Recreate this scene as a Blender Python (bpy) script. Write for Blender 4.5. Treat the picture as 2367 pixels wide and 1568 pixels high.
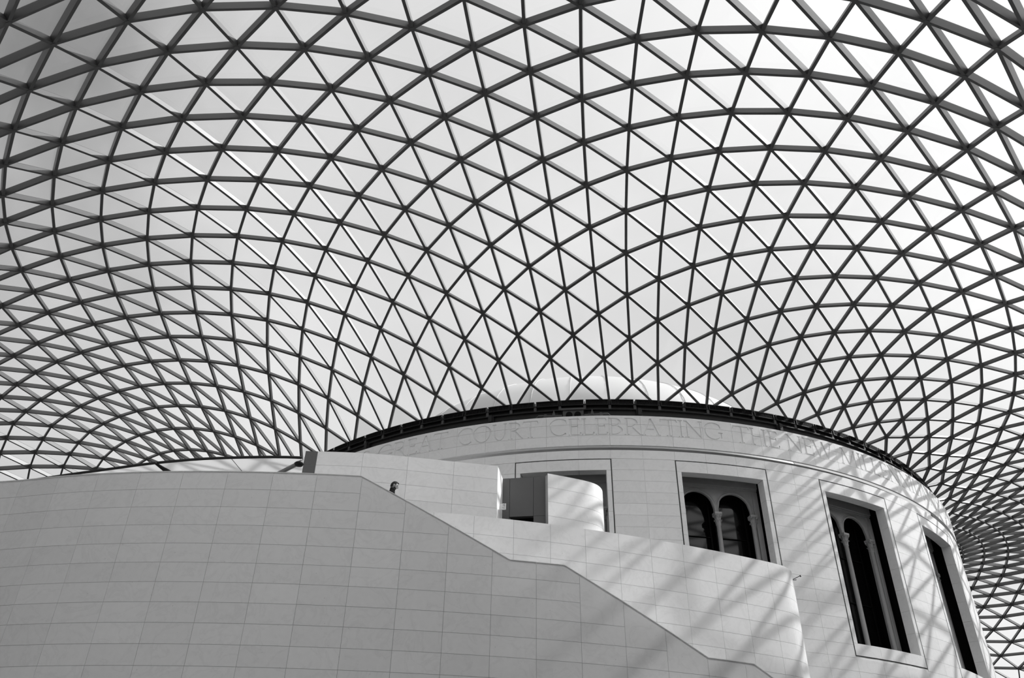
import bpy, bmesh, math, random
from mathutils import Vector, Matrix
random.seed(7)
C = bpy.context.scene.collection
for _o in list(bpy.data.objects): bpy.data.objects.remove(_o)
sc = bpy.context.scene
cos, sin, pi = math.cos, math.sin, math.pi
rad = math.radians

# ------------------------------------------------------------------ camera, sky, sun, exposure
CAM = Vector((-35.381, 44.371, 1.235)); YAW, PIT, ROL, FPX = -0.799097, 0.60139, 0.0185045, 1909.425
fw = Vector((cos(PIT)*cos(YAW), cos(PIT)*sin(YAW), sin(PIT)))
_r = Vector((sin(YAW), -cos(YAW), 0)); _u = _r.cross(fw)
rt = cos(ROL)*_r + sin(ROL)*_u; up = -sin(ROL)*_r + cos(ROL)*_u
cam_d = bpy.data.cameras.new('camera'); cam = bpy.data.objects.new('camera', cam_d); C.objects.link(cam)
cam_d.sensor_width = 36; cam_d.lens = FPX/2367*36; cam_d.clip_end = 500
m = Matrix((rt, up, -fw)).transposed().to_4x4(); m.translation = CAM; cam.matrix_world = m
sc.camera = cam
sc.view_settings.view_transform = 'Standard'; sc.view_settings.look = 'None'
sc.view_settings.exposure = 0.88; sc.view_settings.gamma = 1; sc.view_settings.use_curve_mapping = False
SUN_AZ, SUN_EL = rad(234.3), rad(40.6)
sunv = Vector((cos(SUN_EL)*cos(SUN_AZ), cos(SUN_EL)*sin(SUN_AZ), sin(SUN_EL)))
sl = bpy.data.lights.new('sun', 'SUN'); sl.energy = 2.8; sl.angle = rad(0.8)
so = bpy.data.objects.new('sun', sl); C.objects.link(so)
so.rotation_euler = sunv.to_track_quat('Z', 'Y').to_euler(); so.location = (-30, -40, 60)

def nt_new(tree):
    tree.nodes.clear()
    return lambda t, **k: _mk(tree, t, k)
def _mk(tree, t, k):
    n = tree.nodes.new(t)
    for a, v in k.items():
        if a.startswith('i_'):
            key = a[2:]; key = int(key) if key.isdigit() else key
            n.inputs[key].default_value = v
        else: setattr(n, a, v)
    return n
w = bpy.data.worlds.new('sky'); sc.world = w; w.use_nodes = True
T = w.node_tree; N = nt_new(T); Lk = T.links.new
tc = N('ShaderNodeTexCoord')
mp = N('ShaderNodeMapping'); mp.inputs['Scale'].default_value = (1, 1, 1.6); Lk(tc.outputs['Generated'], mp.inputs[0])
nz = N('ShaderNodeTexNoise', i_Scale=2.3, i_Detail=7, i_Roughness=.55, i_Distortion=.4); Lk(mp.outputs[0], nz.inputs['Vector'])
rp = N('ShaderNodeValToRGB'); Lk(nz.outputs[0], rp.inputs[0])
rp.color_ramp.elements[0].position = .3; rp.color_ramp.elements[0].color = (.70,)*3+(1,)
rp.color_ramp.elements[1].position = .66; rp.color_ramp.elements[1].color = (.96,)*3+(1,)
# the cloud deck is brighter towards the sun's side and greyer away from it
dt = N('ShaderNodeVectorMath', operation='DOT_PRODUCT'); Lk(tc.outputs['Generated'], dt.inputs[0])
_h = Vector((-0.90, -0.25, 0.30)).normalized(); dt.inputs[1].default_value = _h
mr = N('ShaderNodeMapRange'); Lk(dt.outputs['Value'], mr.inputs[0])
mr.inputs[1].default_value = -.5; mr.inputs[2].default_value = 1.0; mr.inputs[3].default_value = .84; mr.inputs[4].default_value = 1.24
# added brightness in the unseen western sky to lift ambient light on the drum
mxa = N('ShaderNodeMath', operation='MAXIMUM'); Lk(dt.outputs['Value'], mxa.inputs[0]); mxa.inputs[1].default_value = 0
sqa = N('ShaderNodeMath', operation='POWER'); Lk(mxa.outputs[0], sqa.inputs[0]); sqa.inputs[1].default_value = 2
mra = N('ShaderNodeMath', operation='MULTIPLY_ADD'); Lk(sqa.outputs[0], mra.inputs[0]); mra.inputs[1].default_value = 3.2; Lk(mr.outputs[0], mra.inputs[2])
# a heavy grey cloud bank high in the north-east
dk = N('ShaderNodeVectorMath', operation='DOT_PRODUCT')
nz2 = N('ShaderNodeTexNoise', i_Scale=3.5, i_Detail=5); Lk(tc.outputs['Generated'], nz2.inputs['Vector'])
ad = N('ShaderNodeVectorMath', operation='MULTIPLY_ADD'); Lk(nz2.outputs['Color'], ad.inputs[0]); ad.inputs[1].default_value = (.28,)*3; Lk(tc.outputs['Generated'], ad.inputs[2])
Lk(ad.outputs[0], dk.inputs[0]); dk.inputs[1].default_value = (.735,.0,.68)
mr2 = N('ShaderNodeMapRange', interpolation_type='SMOOTHSTEP'); Lk(dk.outputs['Value'], mr2.inputs[0])
mr2.inputs[1].default_value = 1.10; mr2.inputs[2].default_value = 1.26; mr2.inputs[3].default_value = 1.0; mr2.inputs[4].default_value = .2
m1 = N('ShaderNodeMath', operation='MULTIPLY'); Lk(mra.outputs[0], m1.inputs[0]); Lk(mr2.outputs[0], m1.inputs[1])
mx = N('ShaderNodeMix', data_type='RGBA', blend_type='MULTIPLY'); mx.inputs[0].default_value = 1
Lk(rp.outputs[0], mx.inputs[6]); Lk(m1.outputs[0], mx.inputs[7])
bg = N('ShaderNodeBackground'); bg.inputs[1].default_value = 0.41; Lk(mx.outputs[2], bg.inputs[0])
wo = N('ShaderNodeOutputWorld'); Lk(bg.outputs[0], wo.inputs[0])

# ------------------------------------------------------------------ materials
def mat(name, g, rough=.6, spec=.5, metal=0.0, noise=0.0, nscale=6.0):
    mm = bpy.data.materials.new(name); mm.use_nodes = True; t = mm.node_tree; n = nt_new(t); L = t.links.new
    p = n('ShaderNodeBsdfPrincipled'); p.inputs['Roughness'].default_value = rough; p.inputs['Metallic'].default_value = metal
    p.inputs['Specular IOR Level'].default_value = spec; p.inputs['Base Color'].default_value = (g, g, g, 1)
    if noise:
        tcx = n('ShaderNodeTexCoord'); nn = n('ShaderNodeTexNoise', i_Scale=nscale, i_Detail=5); L(tcx.outputs['Object'], nn.inputs['Vector'])
        r = n('ShaderNodeMapRange'); L(nn.outputs[0], r.inputs[0]); r.inputs[3].default_value = g*(1-noise); r.inputs[4].default_value = g*(1+noise)
        L(r.outputs[0], p.inputs['Base Color'])
    o = n('ShaderNodeOutputMaterial'); L(p.outputs[0], o.inputs[0]); return mm
def stone(name, g, rough=.55):
    mm = bpy.data.materials.new(name); mm.use_nodes = True; t = mm.node_tree; n = nt_new(t); L = t.links.new
    ge = n('ShaderNodeNewGeometry'); oi = n('ShaderNodeObjectInfo')
    # each slab is cut from another place in the rock: shift the figure by the object's random number
    sh = n('ShaderNodeVectorMath', operation='SCALE'); sh.inputs[0].default_value = (37, 53, 71); L(oi.outputs['Random'], sh.inputs['Scale'])
    av = n('ShaderNodeVectorMath', operation='ADD'); L(ge.outputs['Position'], av.inputs[0]); L(sh.outputs[0], av.inputs[1])
    n1 = n('ShaderNodeTexNoise', i_Scale=.9, i_Detail=8, i_Roughness=.6, i_Distortion=1.4); L(av.outputs[0], n1.inputs['Vector'])
    n2 = n('ShaderNodeTexNoise', i_Scale=7, i_Detail=4); L(av.outputs[0], n2.inputs['Vector'])
    ab = n('ShaderNodeMath', operation='SUBTRACT'); L(n1.outputs[0], ab.inputs[0]); ab.inputs[1].default_value = .5
    ab2 = n('ShaderNodeMath', operation='ABSOLUTE'); L(ab.outputs[0], ab2.inputs[0])
    vein = n('ShaderNodeMapRange'); L(ab2.outputs[0], vein.inputs[0]); vein.inputs[2].default_value = .035; vein.inputs[3].default_value = .955; vein.inputs[4].default_value = 1
    f2 = n('ShaderNodeMapRange'); L(n2.outputs[0], f2.inputs[0]); f2.inputs[3].default_value = .96; f2.inputs[4].default_value = 1.04
    f3 = n('ShaderNodeMapRange'); L(oi.outputs['Random'], f3.inputs[0]); f3.inputs[3].default_value = .972; f3.inputs[4].default_value = 1.028
    a = n('ShaderNodeMath', operation='MULTIPLY'); L(vein.outputs[0], a.inputs[0]); L(f2.outputs[0], a.inputs[1])
    b = n('ShaderNodeMath', operation='MULTIPLY'); L(a.outputs[0], b.inputs[0]); L(f3.outputs[0], b.inputs[1])
    # small fossil pits
    vo = n('ShaderNodeTexVoronoi', i_Scale=3.2); L(av.outputs[0], vo.inputs['Vector'])
    pit = n('ShaderNodeMapRange'); L(vo.outputs['Distance'], pit.inputs[0]); pit.inputs[1].default_value = .03; pit.inputs[2].default_value = .05; pit.inputs[3].default_value = .8; pit.inputs[4].default_value = 1
    c = n('ShaderNodeMath', operation='MULTIPLY'); L(b.outputs[0], c.inputs[0]); L(pit.outputs[0], c.inputs[1])
    d = n('ShaderNodeMath', operation='MULTIPLY'); L(c.outputs[0], d.inputs[0]); d.inputs[1].default_value = g
    p = n('ShaderNodeBsdfPrincipled'); p.inputs['Roughness'].default_value = rough; p.inputs['Specular IOR Level'].default_value = .3
    L(d.outputs[0], p.inputs['Base Color'])
    o = n('ShaderNodeOutputMaterial'); L(p.outputs[0], o.inputs[0]); return mm
STONE = stone('limestone', .9)
MORTAR = mat('mortar', .42, .9, .1, noise=.1)
OLD = mat('old_stone', .42, .7, .3, noise=.08)
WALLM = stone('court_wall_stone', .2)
FLOORM = stone('floor_stone', .35)
STEEL = mat('roof_steel', .045, .45, .75, noise=.05)
GASKET = mat('black_gasket', .012, .6, .2)
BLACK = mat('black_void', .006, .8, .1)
RING = mat('black_louvre', .014, .5, .3)
RINGG = mat('dark_steel', .018, .5, .3)
GROOVE_SHADE = mat('groove_shade_sealant', .07, .8, .1)
GREYD = mat('soot_grey_steel', .07, .5, .4)
GREYM = mat('grey_steel', .22, .45, .5)
PANEL = mat('dark_cladding', .125, .5, .3, noise=.05, nscale=2)
DGLASS = mat('dark_window_glass', .004, .06, .28)
PAINT = mat('white_enamel', .72, .4, .4)
INK = mat('black_ink', .02, .6, .2)
DOMEM = mat('dome_cladding', .42, .7, .2, noise=.03)
COATM = mat('black_cloth', .012, .9, .1, noise=.3, nscale=40)
HAIR = mat('black_hair', .008, .55, .3)
SKIN = mat('skin', .30, .5, .4)
def glass_mat():
    mm = bpy.data.materials.new('roof_glass'); mm.use_nodes = True; t = mm.node_tree; n = nt_new(t); L = t.links.new
    tr = n('ShaderNodeBsdfTransparent'); tr.inputs[0].default_value = (.96,)*3+(1,)
    gl = n('ShaderNodeBsdfGlossy'); gl.inputs['Roughness'].default_value = .05; gl.inputs[0].default_value = (.9, .9, .9, 1)
    lw = n('ShaderNodeLayerWeight'); pw = n('ShaderNodeMath', operation='POWER'); L(lw.outputs['Facing'], pw.inputs[0]); pw.inputs[1].default_value = 5
    fr = n('ShaderNodeMapRange'); L(pw.outputs[0], fr.inputs[0]); fr.inputs[3].default_value = .015; fr.inputs[4].default_value = .35
    s = n('ShaderNodeMixShader'); L(fr.outputs[0], s.inputs[0]); L(tr.outputs[0], s.inputs[1]); L(gl.outputs[0], s.inputs[2])
    tl = n('ShaderNodeBsdfTranslucent'); tl.inputs[0].default_value = (.95, .95, .95, 1)       # the white dots printed on the panes scatter some light
    s2 = n('ShaderNodeMixShader'); s2.inputs[0].default_value = .08; L(s.outputs[0], s2.inputs[1]); L(tl.outputs[0], s2.inputs[2])
    o = n('ShaderNodeOutputMaterial'); L(s2.outputs[0], o.inputs[0]); return mm
GLASS = glass_mat()
def fabric_mat():
    mm = bpy.data.materials.new('white_fabric'); mm.use_nodes = True; t = mm.node_tree; n = nt_new(t); L = t.links.new
    d = n('ShaderNodeBsdfDiffuse'); d.inputs[0].default_value = (.75, .75, .75, 1)
    tl = n('ShaderNodeBsdfTranslucent'); tl.inputs[0].default_value = (.8, .8, .8, 1)
    s = n('ShaderNodeMixShader'); s.inputs[0].default_value = .45; L(d.outputs[0], s.inputs[1]); L(tl.outputs[0], s.inputs[2])
    o = n('ShaderNodeOutputMaterial'); L(s.outputs[0], o.inputs[0]); return mm
FABRIC = fabric_mat()

# ------------------------------------------------------------------ mesh helpers
class MB:
    def __init__(s): s.v = []; s.f = []; s.m = []
    def add(s, vs, fs, mi=0):
        k = len(s.v); s.v += [tuple(x) for x in vs]; s.f += [tuple(i+k for i in f) for f in fs]; s.m += [mi]*len(fs)
    def box(s, c, ax, ay, az, mi=0):            # centre and three half-axis vectors
        c = Vector(c); ax = Vector(ax); ay = Vector(ay); az = Vector(az)
        vs = [c+i*ax+j*ay+k*az for i in (-1, 1) for j in (-1, 1) for k in (-1, 1)]
        s.add(vs, [(0,1,3,2),(4,6,7,5),(0,4,5,1),(2,3,7,6),(0,2,6,4),(1,5,7,3)], mi)
    def prism(s, poly, h, mi=0):                # poly: list of Vector, h: offset Vector
        n = len(poly); vs = list(poly)+[p+h for p in poly]
        s.add(vs, [tuple(range(n-1, -1, -1)), tuple(range(n, 2*n))]+[(i, (i+1) % n, n+(i+1) % n, n+i) for i in range(n)], mi)
    def tube(s, pts, r, n=8, mi=0):
        pts = [Vector(p) for p in pts]; rings = []
        rr = r if isinstance(r, (list, tuple)) else [r]*len(pts)
        pn = None
        for k, p in enumerate(pts):
            d = (pts[min(k+1, len(pts)-1)]-pts[max(k-1, 0)]).normalized()
            a = Vector((0, 0, 1)) if abs(d.z) < .9 else Vector((1, 0, 0))
            if pn is None: x = d.cross(a).normalized()
            else: x = (pn-d*pn.dot(d)).normalized()
            pn = x; y = d.cross(x)
            rings.append([p+rr[k]*(cos(2*pi*i/n)*x+sin(2*pi*i/n)*y) for i in range(n)])
        vs = [q for g in rings for q in g]; fs = []
        for k in range(len(pts)-1):
            for i in range(n): fs.append((k*n+i, k*n+(i+1) % n, (k+1)*n+(i+1) % n, (k+1)*n+i))
        fs.append(tuple(range(n-1, -1, -1))); fs.append(tuple((len(pts)-1)*n+i for i in range(n)))
        s.add(vs, fs, mi)
    def lathe(s, prof, c, n=16, mi=0, ax=(1,0,0), ay=(0,1,0)):
        c = Vector(c); ax = Vector(ax); ay = Vector(ay); vs = []; fs = []
        for r, z in prof: vs += [c+r*cos(2*pi*i/n)*ax+r*sin(2*pi*i/n)*ay+Vector((0,0,z)) for i in range(n)]
        for k in range(len(prof)-1):
            for i in range(n): fs.append((k*n+i, k*n+(i+1) % n, (k+1)*n+(i+1) % n, (k+1)*n+i))
        fs.append(tuple(range(n-1, -1, -1))); fs.append(tuple((len(prof)-1)*n+i for i in range(n)))
        s.add(vs, fs, mi)
    def mesh(s, name, mats, smooth=False):
        me = bpy.data.meshes.new(name); me.from_pydata(s.v, [], s.f)
        for q in mats: me.materials.append(q)
        if len(mats) > 1: me.polygons.foreach_set('material_index', s.m)
        if smooth: me.polygons.foreach_set('use_smooth', [True]*len(s.f))
        me.update(); return me
    def build(s, name, mats, parent=None, smooth=False, fix=False):
        if not isinstance(mats, (list, tuple)): mats = [mats]
        me = s.mesh(name, mats, smooth)
        if fix:
            b = bmesh.new(); b.from_mesh(me); bmesh.ops.recalc_face_normals(b, faces=b.faces); b.to_mesh(me); b.free()
        o = bpy.data.objects.new(name, me); C.objects.link(o)
        if parent: o.parent = parent
        return o
def empty(name, loc=(0, 0, 0)):
    o = bpy.data.objects.new(name, None); C.objects.link(o); o.location = loc; o.empty_display_size = .3; return o
def tag(o, label=None, cat=None, group=None, kind=None):
    if label: o['label'] = label
    if cat: o['category'] = cat
    if group: o['group'] = group
    if kind: o['kind'] = kind
    return o
def reparent(o, p):                              # keep world place under a moved Empty
    o.parent = p; o.matrix_parent_inverse = Matrix.Translation(p.location).inverted(); return o
def px(p):
    v = Vector(p)-CAM; d = v.dot(fw)
    if d < .5: return None
    return (1183.5+FPX*v.dot(rt)/d, 784-FPX*v.dot(up)/d)
def seen(p, mgn=60):
    q = px(p); return q is not None and -mgn < q[0] < 2367+mgn and -mgn < q[1] < 1568+mgn
def size_px(pts):
    q = [px(p) for p in pts]
    if any(a is None for a in q): return 0
    xs = [min(max(a[0], -40), 2407) for a in q]; ys = [min(max(a[1], -40), 1608) for a in q]
    return (max(xs)-min(xs))*(max(ys)-min(ys))+.01*((max(xs)-min(xs))+(max(ys)-min(ys)))
def spread(items, name, mats, parent, limit=300, smooth=False):
    # items: [(score, MB)]; the largest become parts of their own, the rest one part of kind stuff
    items = sorted(items, key=lambda t: -t[0]); rest = MB(); n = 0
    for s, b in items:
        if n < limit and s > 60: b.build(name, mats, parent, smooth); n += 1
        else:
            k = len(rest.v); rest.v += b.v; rest.f += [tuple(i+k for i in f) for f in b.f]; rest.m += b.m
    if rest.v: tag(rest.build(name, mats, parent, smooth), kind='stuff')
    return n

# ------------------------------------------------------------------ roof: a glazed steel grid shell between the drum and the court walls
RA, RB, RCc, RD2, HC, HE = 22.245, 36.625, 46.025, 51.125, 20.955, 19.71
def roof_z(x, y):
    r = math.hypot(x, y); th = math.atan2(y, x)
    psi = (1-x/RB)*(1+x/RB)*(1-y/RCc)*(1+y/RD2)
    eta = psi/((1-RA*x/(r*RB))*(1+RA*x/(r*RB))*(1-RA*y/(r*RCc))*(1+RA*y/(r*RD2)))
    z1 = (HC-HE)*eta+HE; al = (r/RA-1)*psi; c2 = cos(2*th); s = sin(th)
    A = .5*(.5*(1-c2)+s); B = .5*(.5*(1-c2)-s)
    z2 = al*(.5*((35+10*psi)*.5*(1+c2)+24*A+(7.5+12*psi)*B-1.6)-5*(1+c2)+10*A*A*(1-3*al)+2.5*B*B*(r/RA-1)**2)
    e = 1e-6; bx = max(RB-x, e); bX = max(RB+x, e); cy = max(RCc-y, e); dy = max(RD2+y, e)
    de = sum(math.hypot(p, q)/(p*q) for p, q in ((bx, cy), (bx, dy), (bX, cy), (bX, dy)))
    mu = 14.
    z3 = (1-RA/r)/de*(.5*(1.75*(1+c2)+1.5*(1-c2)+.3*s)+1.05*(math.exp(-mu*(1-x/RB))+math.exp(-mu*(1+x/RB)))*(math.exp(-mu*(1-y/RCc))+math.exp(-mu*(1+y/RD2))))
    return z1+z2+z3
ROWS = [32, 31, 30, 29, 30, 29, 28, 27, 26, 25, 24, 23, 24, 23, 22, 21, 20, 21, 20, 21, 22, 23, 24, 23, 24, 25, 26, 27, 28, 29, 30, 31, 32, 33, 34, 33, 32, 31, 30, 29, 28, 27, 26, 27, 26, 27, 26, 27, 26, 27, 26, 27, 28, 29, 30, 31, 32, 33, 34, 33, 32, 31, 30, 29, 28, 27, 26, 25, 24, 23, 24, 23, 22, 21, 20, 21, 20, 21, 22, 23, 24, 23, 24, 25, 26, 27, 28, 29, 30, 29, 30, 31, 32, 33, 32, 31, 30, 29, 28, 27, 28, 27, 26, 25, 24, 23, 22, 23, 24, 25, 26, 27, 28, 27, 28, 29, 30, 31, 32, 33]
GRID = [
-1488,1653,-1588,1812,-1695,1977,-1810,2146,-1931,2319,-2057,2492,-2186,2665,-2318,2835,-2450,3001,-2582,3163,-2729,3319,-2875,3478,-3022,3637,-3173,3800,-3329,3967,-3493,4140,-3662,4325,-1625,1648,-1734,1803,-1849,1962,
-1972,2125,-2101,2290,-2233,2455,-2368,2619,-2504,2780,-2639,2938,-2780,3090,-2923,3241,-3067,3393,-3211,3548,-3360,3709,-3511,3875,-3662,4047,-1653,1488,-1764,1633,-1881,1781,-2004,1934,-2134,2089,-2269,2246,-2407,2403,
-2546,2558,-2684,2711,-2820,2861,-2961,3004,-3099,3147,-3237,3292,-3375,3442,-3519,3603,-3662,3770,-1786,1467,-1904,1606,-2028,1747,-2159,1892,-2295,2040,-2436,2188,-2577,2335,-2718,2482,-2856,2627,-2991,2769,-3125,2902,
-3255,3036,-3381,3171,-3511,3315,-3662,3492,-1800,1308,-1919,1435,-2044,1566,-2175,1700,-2312,1837,-2454,1975,-2598,2114,-2741,2253,-2882,2391,-3018,2528,-3148,2662,-3271,2784,-3387,2905,-3497,3024,-3600,3140,-3662,3215,
-1927,1270,-2052,1390,-2183,1513,-2320,1639,-2462,1767,-2608,1896,-2754,2027,-2898,2157,-3036,2286,-3166,2414,-3289,2539,-3398,2650,-3498,2754,-3587,2850,-3662,2937,-1926,1112,-2053,1221,-2183,1333,-2319,1447,-2462,1564,
-2608,1683,-2756,1803,-2903,1924,-3044,2045,-3176,2165,-3298,2283,-3409,2398,-3513,2508,-3587,2577,-3662,2659,-2047,1059,-2177,1159,-2312,1262,-2453,1367,-2600,1475,-2749,1585,-2898,1695,-3042,1807,-3178,1918,-3301,2028,
-3410,2136,-3502,2221,-3587,2304,-3662,2382,-2032,905,-2164,993,-2297,1084,-2437,1178,-2583,1274,-2733,1372,-2884,1472,-3032,1572,-3171,1674,-3297,1775,-3398,1860,-3495,1946,-3583,2027,-3662,2104,-2143,836,-2277,915,
-2414,996,-2558,1080,-2708,1166,-2861,1254,-3011,1344,-3155,1434,-3286,1525,-3386,1596,-3485,1672,-3579,1750,-3662,1827,-2116,687,-2250,754,-2385,823,-2527,895,-2676,969,-2829,1044,-2982,1121,-3130,1200,-3251,1266,
-3364,1334,-3469,1402,-3570,1474,-3662,1549,-2216,603,-2351,660,-2490,719,-2636,780,-2789,843,-2944,907,-3096,972,-3218,1023,-3335,1077,-3444,1133,-3548,1195,-3662,1272,-2176,462,-2311,506,-2447,553,-2590,601,
-2741,651,-2897,702,-3053,753,-3180,789,-3302,829,-3415,871,-3518,917,-3609,963,-3662,994,-2291,371,-2399,397,-2539,433,-2688,469,-2843,506,-3002,543,-3135,566,-3262,591,-3382,618,-3492,650,-3588,683,
-3662,716,-2212,233,-2356,255,-2483,275,-2628,298,-2782,321,-2942,343,-3081,352,-3215,363,-3343,376,-3464,392,-3572,413,-3662,439,-2318,123,-2428,132,-2564,138,-2715,147,-2875,154,-3017,151,-3157,148,
-3292,146,-3424,145,-3552,149,-3662,161,-2224,0,-2368,-5,-2500,-8,-2642,-14,-2801,-22,-2945,-36,-3088,-53,-3229,-70,-3368,-88,-3507,-103,-3662,-116,-2315,-131,-2420,-146,-2565,-160,-2715,-170,-2862,-205,
-3010,-238,-3155,-271,-3297,-304,-3437,-337,-3575,-371,-3662,-394,-2212,-233,-2346,-271,-2481,-292,-2628,-327,-2768,-354,-2922,-407,-3070,-455,-3214,-502,-3357,-551,-3500,-604,-3662,-671,-2289,-381,-2400,-416,-2538,-457,
-2683,-507,-2830,-563,-2978,-623,-3123,-683,-3265,-745,-3405,-808,-3541,-877,-3662,-949,-2176,-462,-2309,-524,-2444,-580,-2586,-637,-2733,-705,-2879,-776,-3025,-848,-3168,-922,-3306,-996,-3438,-1073,-3559,-1151,-3662,-1226,
-2239,-633,-2343,-692,-2487,-760,-2632,-829,-2775,-914,-2921,-998,-3064,-1083,-3203,-1168,-3337,-1255,-3462,-1343,-3573,-1429,-3662,-1504,-2116,-687,-2248,-794,-2378,-863,-2524,-946,-2664,-1038,-2809,-1132,-2953,-1228,-3095,-1324,
-3231,-1422,-3362,-1521,-3484,-1621,-3595,-1719,-3662,-1782,-2167,-877,-2270,-962,-2402,-1059,-2539,-1150,-2690,-1252,-2836,-1358,-2979,-1464,-3118,-1572,-3253,-1681,-3384,-1794,-3514,-1913,-3662,-2059,-2032,-905,-2169,-1032,-2289,-1134,
-2427,-1239,-2568,-1353,-2712,-1472,-2856,-1589,-2997,-1707,-3135,-1825,-3270,-1946,-3403,-2070,-3536,-2203,-3662,-2337,-2073,-1104,-2178,-1206,-2296,-1324,-2444,-1428,-2583,-1570,-2726,-1699,-2868,-1826,-3008,-1953,-3146,-2081,-3281,-2211,
-3413,-2345,-3542,-2480,-3662,-2614,-1926,-1112,-2061,-1262,-2176,-1375,-2304,-1534,-2445,-1665,-2588,-1798,-2731,-1932,-2872,-2066,-3012,-2202,-3149,-2338,-3284,-2476,-3415,-2615,-3542,-2754,-3662,-2892,-1954,-1323,-2056,-1443,-2171,-1575,
-2298,-1764,-2442,-1886,-2585,-2024,-2728,-2166,-2869,-2308,-3008,-2452,-3145,-2595,-3280,-2739,-3412,-2883,-3539,-3027,-3662,-3170,-1800,-1308,-1929,-1485,-2040,-1634,-2154,-1816,-2292,-1957,-2433,-2102,-2575,-2251,-2716,-2402,-2857,-2552,
-2996,-2702,-3134,-2852,-3270,-3002,-3404,-3151,-3535,-3299,-3662,-3447,-1813,-1529,-1910,-1668,-2016,-1810,-2138,-2005,-2276,-2161,-2415,-2321,-2555,-2481,-2696,-2639,-2836,-2796,-2976,-2952,-3116,-3108,-3255,-3263,-3392,-3417,-3529,-3571,
-3662,-3725,-1653,-1488,-1776,-1690,-1881,-1853,-1991,-2016,-2116,-2195,-2250,-2376,-2387,-2546,-2526,-2712,-2666,-2877,-2807,-3040,-2948,-3202,-3090,-3363,-3233,-3523,-3376,-3682,-3520,-3842,-3662,-4002,-1653,-1718,-1744,-1877,-1847,-2049,
-1955,-2223,-2078,-2422,-2212,-2598,-2349,-2773,-2486,-2945,-2626,-3116,-2767,-3284,-2911,-3450,-3057,-3616,-3205,-3780,-3356,-3945,-3509,-4112,-3662,-4280,-1488,-1653,-1603,-1879,-1702,-2064,-1804,-2251,-1909,-2449,-2032,-2639,-2165,-2820,
-2299,-3001,-2436,-3179,-2575,-3353,-2717,-3526,-2864,-3696,-3014,-3866,-3168,-4035,-3328,-4206,-3493,-4379,-3662,-4557,-1474,-1889,-1558,-2065,-1654,-2257,-1754,-2453,-1858,-2647,-1978,-2852,-2106,-3043,-2237,-3229,-2372,-3411,-2511,-3589,
-2655,-3765,-2804,-3938,-2959,-4111,-3120,-4285,-3290,-4461,-3471,-4643,-3662,-4835,-1308,-1800,-1412,-2046,-1502,-2248,-1596,-2450,-1694,-2654,-1795,-2859,-1909,-3070,-2033,-3269,-2162,-3457,-2295,-3641,-2434,-3821,-2579,-3998,-2730,-4174,
-2889,-4348,-3056,-4525,-3235,-4706,-3432,-4898,-3662,-5112,-1277,-2038,-1353,-2228,-1439,-2434,-1529,-2644,-1623,-2857,-1721,-3071,-1825,-3301,-1946,-3494,-2071,-3683,-2203,-3867,-2342,-4047,-2488,-4223,-2641,-4398,-2803,-4573,-2974,-4748,
-3157,-4928,-3357,-5112,-1112,-1926,-1204,-2188,-1284,-2404,-1366,-2620,-1452,-2838,-1541,-3058,-1633,-3280,-1731,-3520,-1842,-3713,-1963,-3903,-2095,-4085,-2234,-4262,-2381,-4436,-2536,-4608,-2699,-4777,-2871,-4946,-3052,-5112,-1067,-2164,
-1132,-2364,-1205,-2582,-1283,-2805,-1364,-3030,-1448,-3257,-1538,-3484,-1616,-3723,-1713,-3935,-1842,-4114,-1971,-4291,-2110,-4464,-2259,-4632,-2416,-4797,-2579,-4957,-2747,-5112,-905,-2032,-981,-2306,-1048,-2532,-1117,-2758,-1189,-2987,
-1264,-3218,-1341,-3453,-1418,-3700,-1498,-3918,-1590,-4136,-1703,-4310,-1829,-4483,-1972,-4649,-2124,-4810,-2281,-4965,-2442,-5112,-843,-2265,-896,-2473,-955,-2700,-1018,-2931,-1083,-3165,-1151,-3400,-1220,-3638,-1291,-3872,-1363,-4107,
-1447,-4313,-1530,-4498,-1673,-4659,-1821,-4817,-1978,-4969,-2136,-5112,-687,-2116,-747,-2398,-799,-2631,-852,-2864,-908,-3099,-966,-3336,-1026,-3572,-1088,-3807,-1153,-4038,-1222,-4259,-1293,-4474,-1368,-4662,-1504,-4815,-1660,-4968,
-1831,-5112,-609,-2342,-648,-2555,-692,-2787,-738,-3023,-787,-3260,-837,-3498,-889,-3733,-944,-3964,-1002,-4188,-1065,-4403,-1133,-4606,-1206,-4801,-1286,-4956,-1526,-5112,-462,-2176,-503,-2463,-538,-2701,-575,-2938,-614,-3176,
-654,-3414,-696,-3650,-740,-3883,-787,-4109,-838,-4326,-895,-4533,-962,-4729,-1052,-4913,-1221,-5112,-369,-2393,-392,-2609,-419,-2844,-448,-3082,-477,-3321,-509,-3559,-542,-3793,-577,-4022,-615,-4242,-658,-4453,-709,-4652,
-772,-4838,-855,-5008,-916,-5112,-233,-2212,-253,-2502,-271,-2742,-290,-2981,-309,-3220,-330,-3459,-352,-3695,-375,-3926,-400,-4150,-428,-4364,-460,-4568,-500,-4758,-549,-4936,-610,-5112,-123,-2418,-131,-2636,-140,-2872,
-150,-3111,-160,-3351,-171,-3589,-182,-3822,-194,-4050,-208,-4268,-223,-4476,-241,-4672,-263,-4853,-288,-5015,-305,-5112,0,-2224,0,-2515,0,-2756,0,-2995,0,-3235,0,-3474,0,-3710,0,-3941,0,-4164,
0,-4377,0,-4578,0,-4766,0,-4941,0,-5112,123,-2418,131,-2636,140,-2872,150,-3111,160,-3351,171,-3589,182,-3822,194,-4050,208,-4268,223,-4476,241,-4672,263,-4853,288,-5015,305,-5112,233,-2212,
253,-2502,271,-2742,290,-2981,309,-3220,330,-3459,352,-3695,375,-3926,400,-4150,428,-4364,460,-4568,500,-4758,549,-4936,610,-5112,369,-2393,392,-2609,419,-2844,448,-3082,477,-3321,509,-3559,542,-3793,
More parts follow.
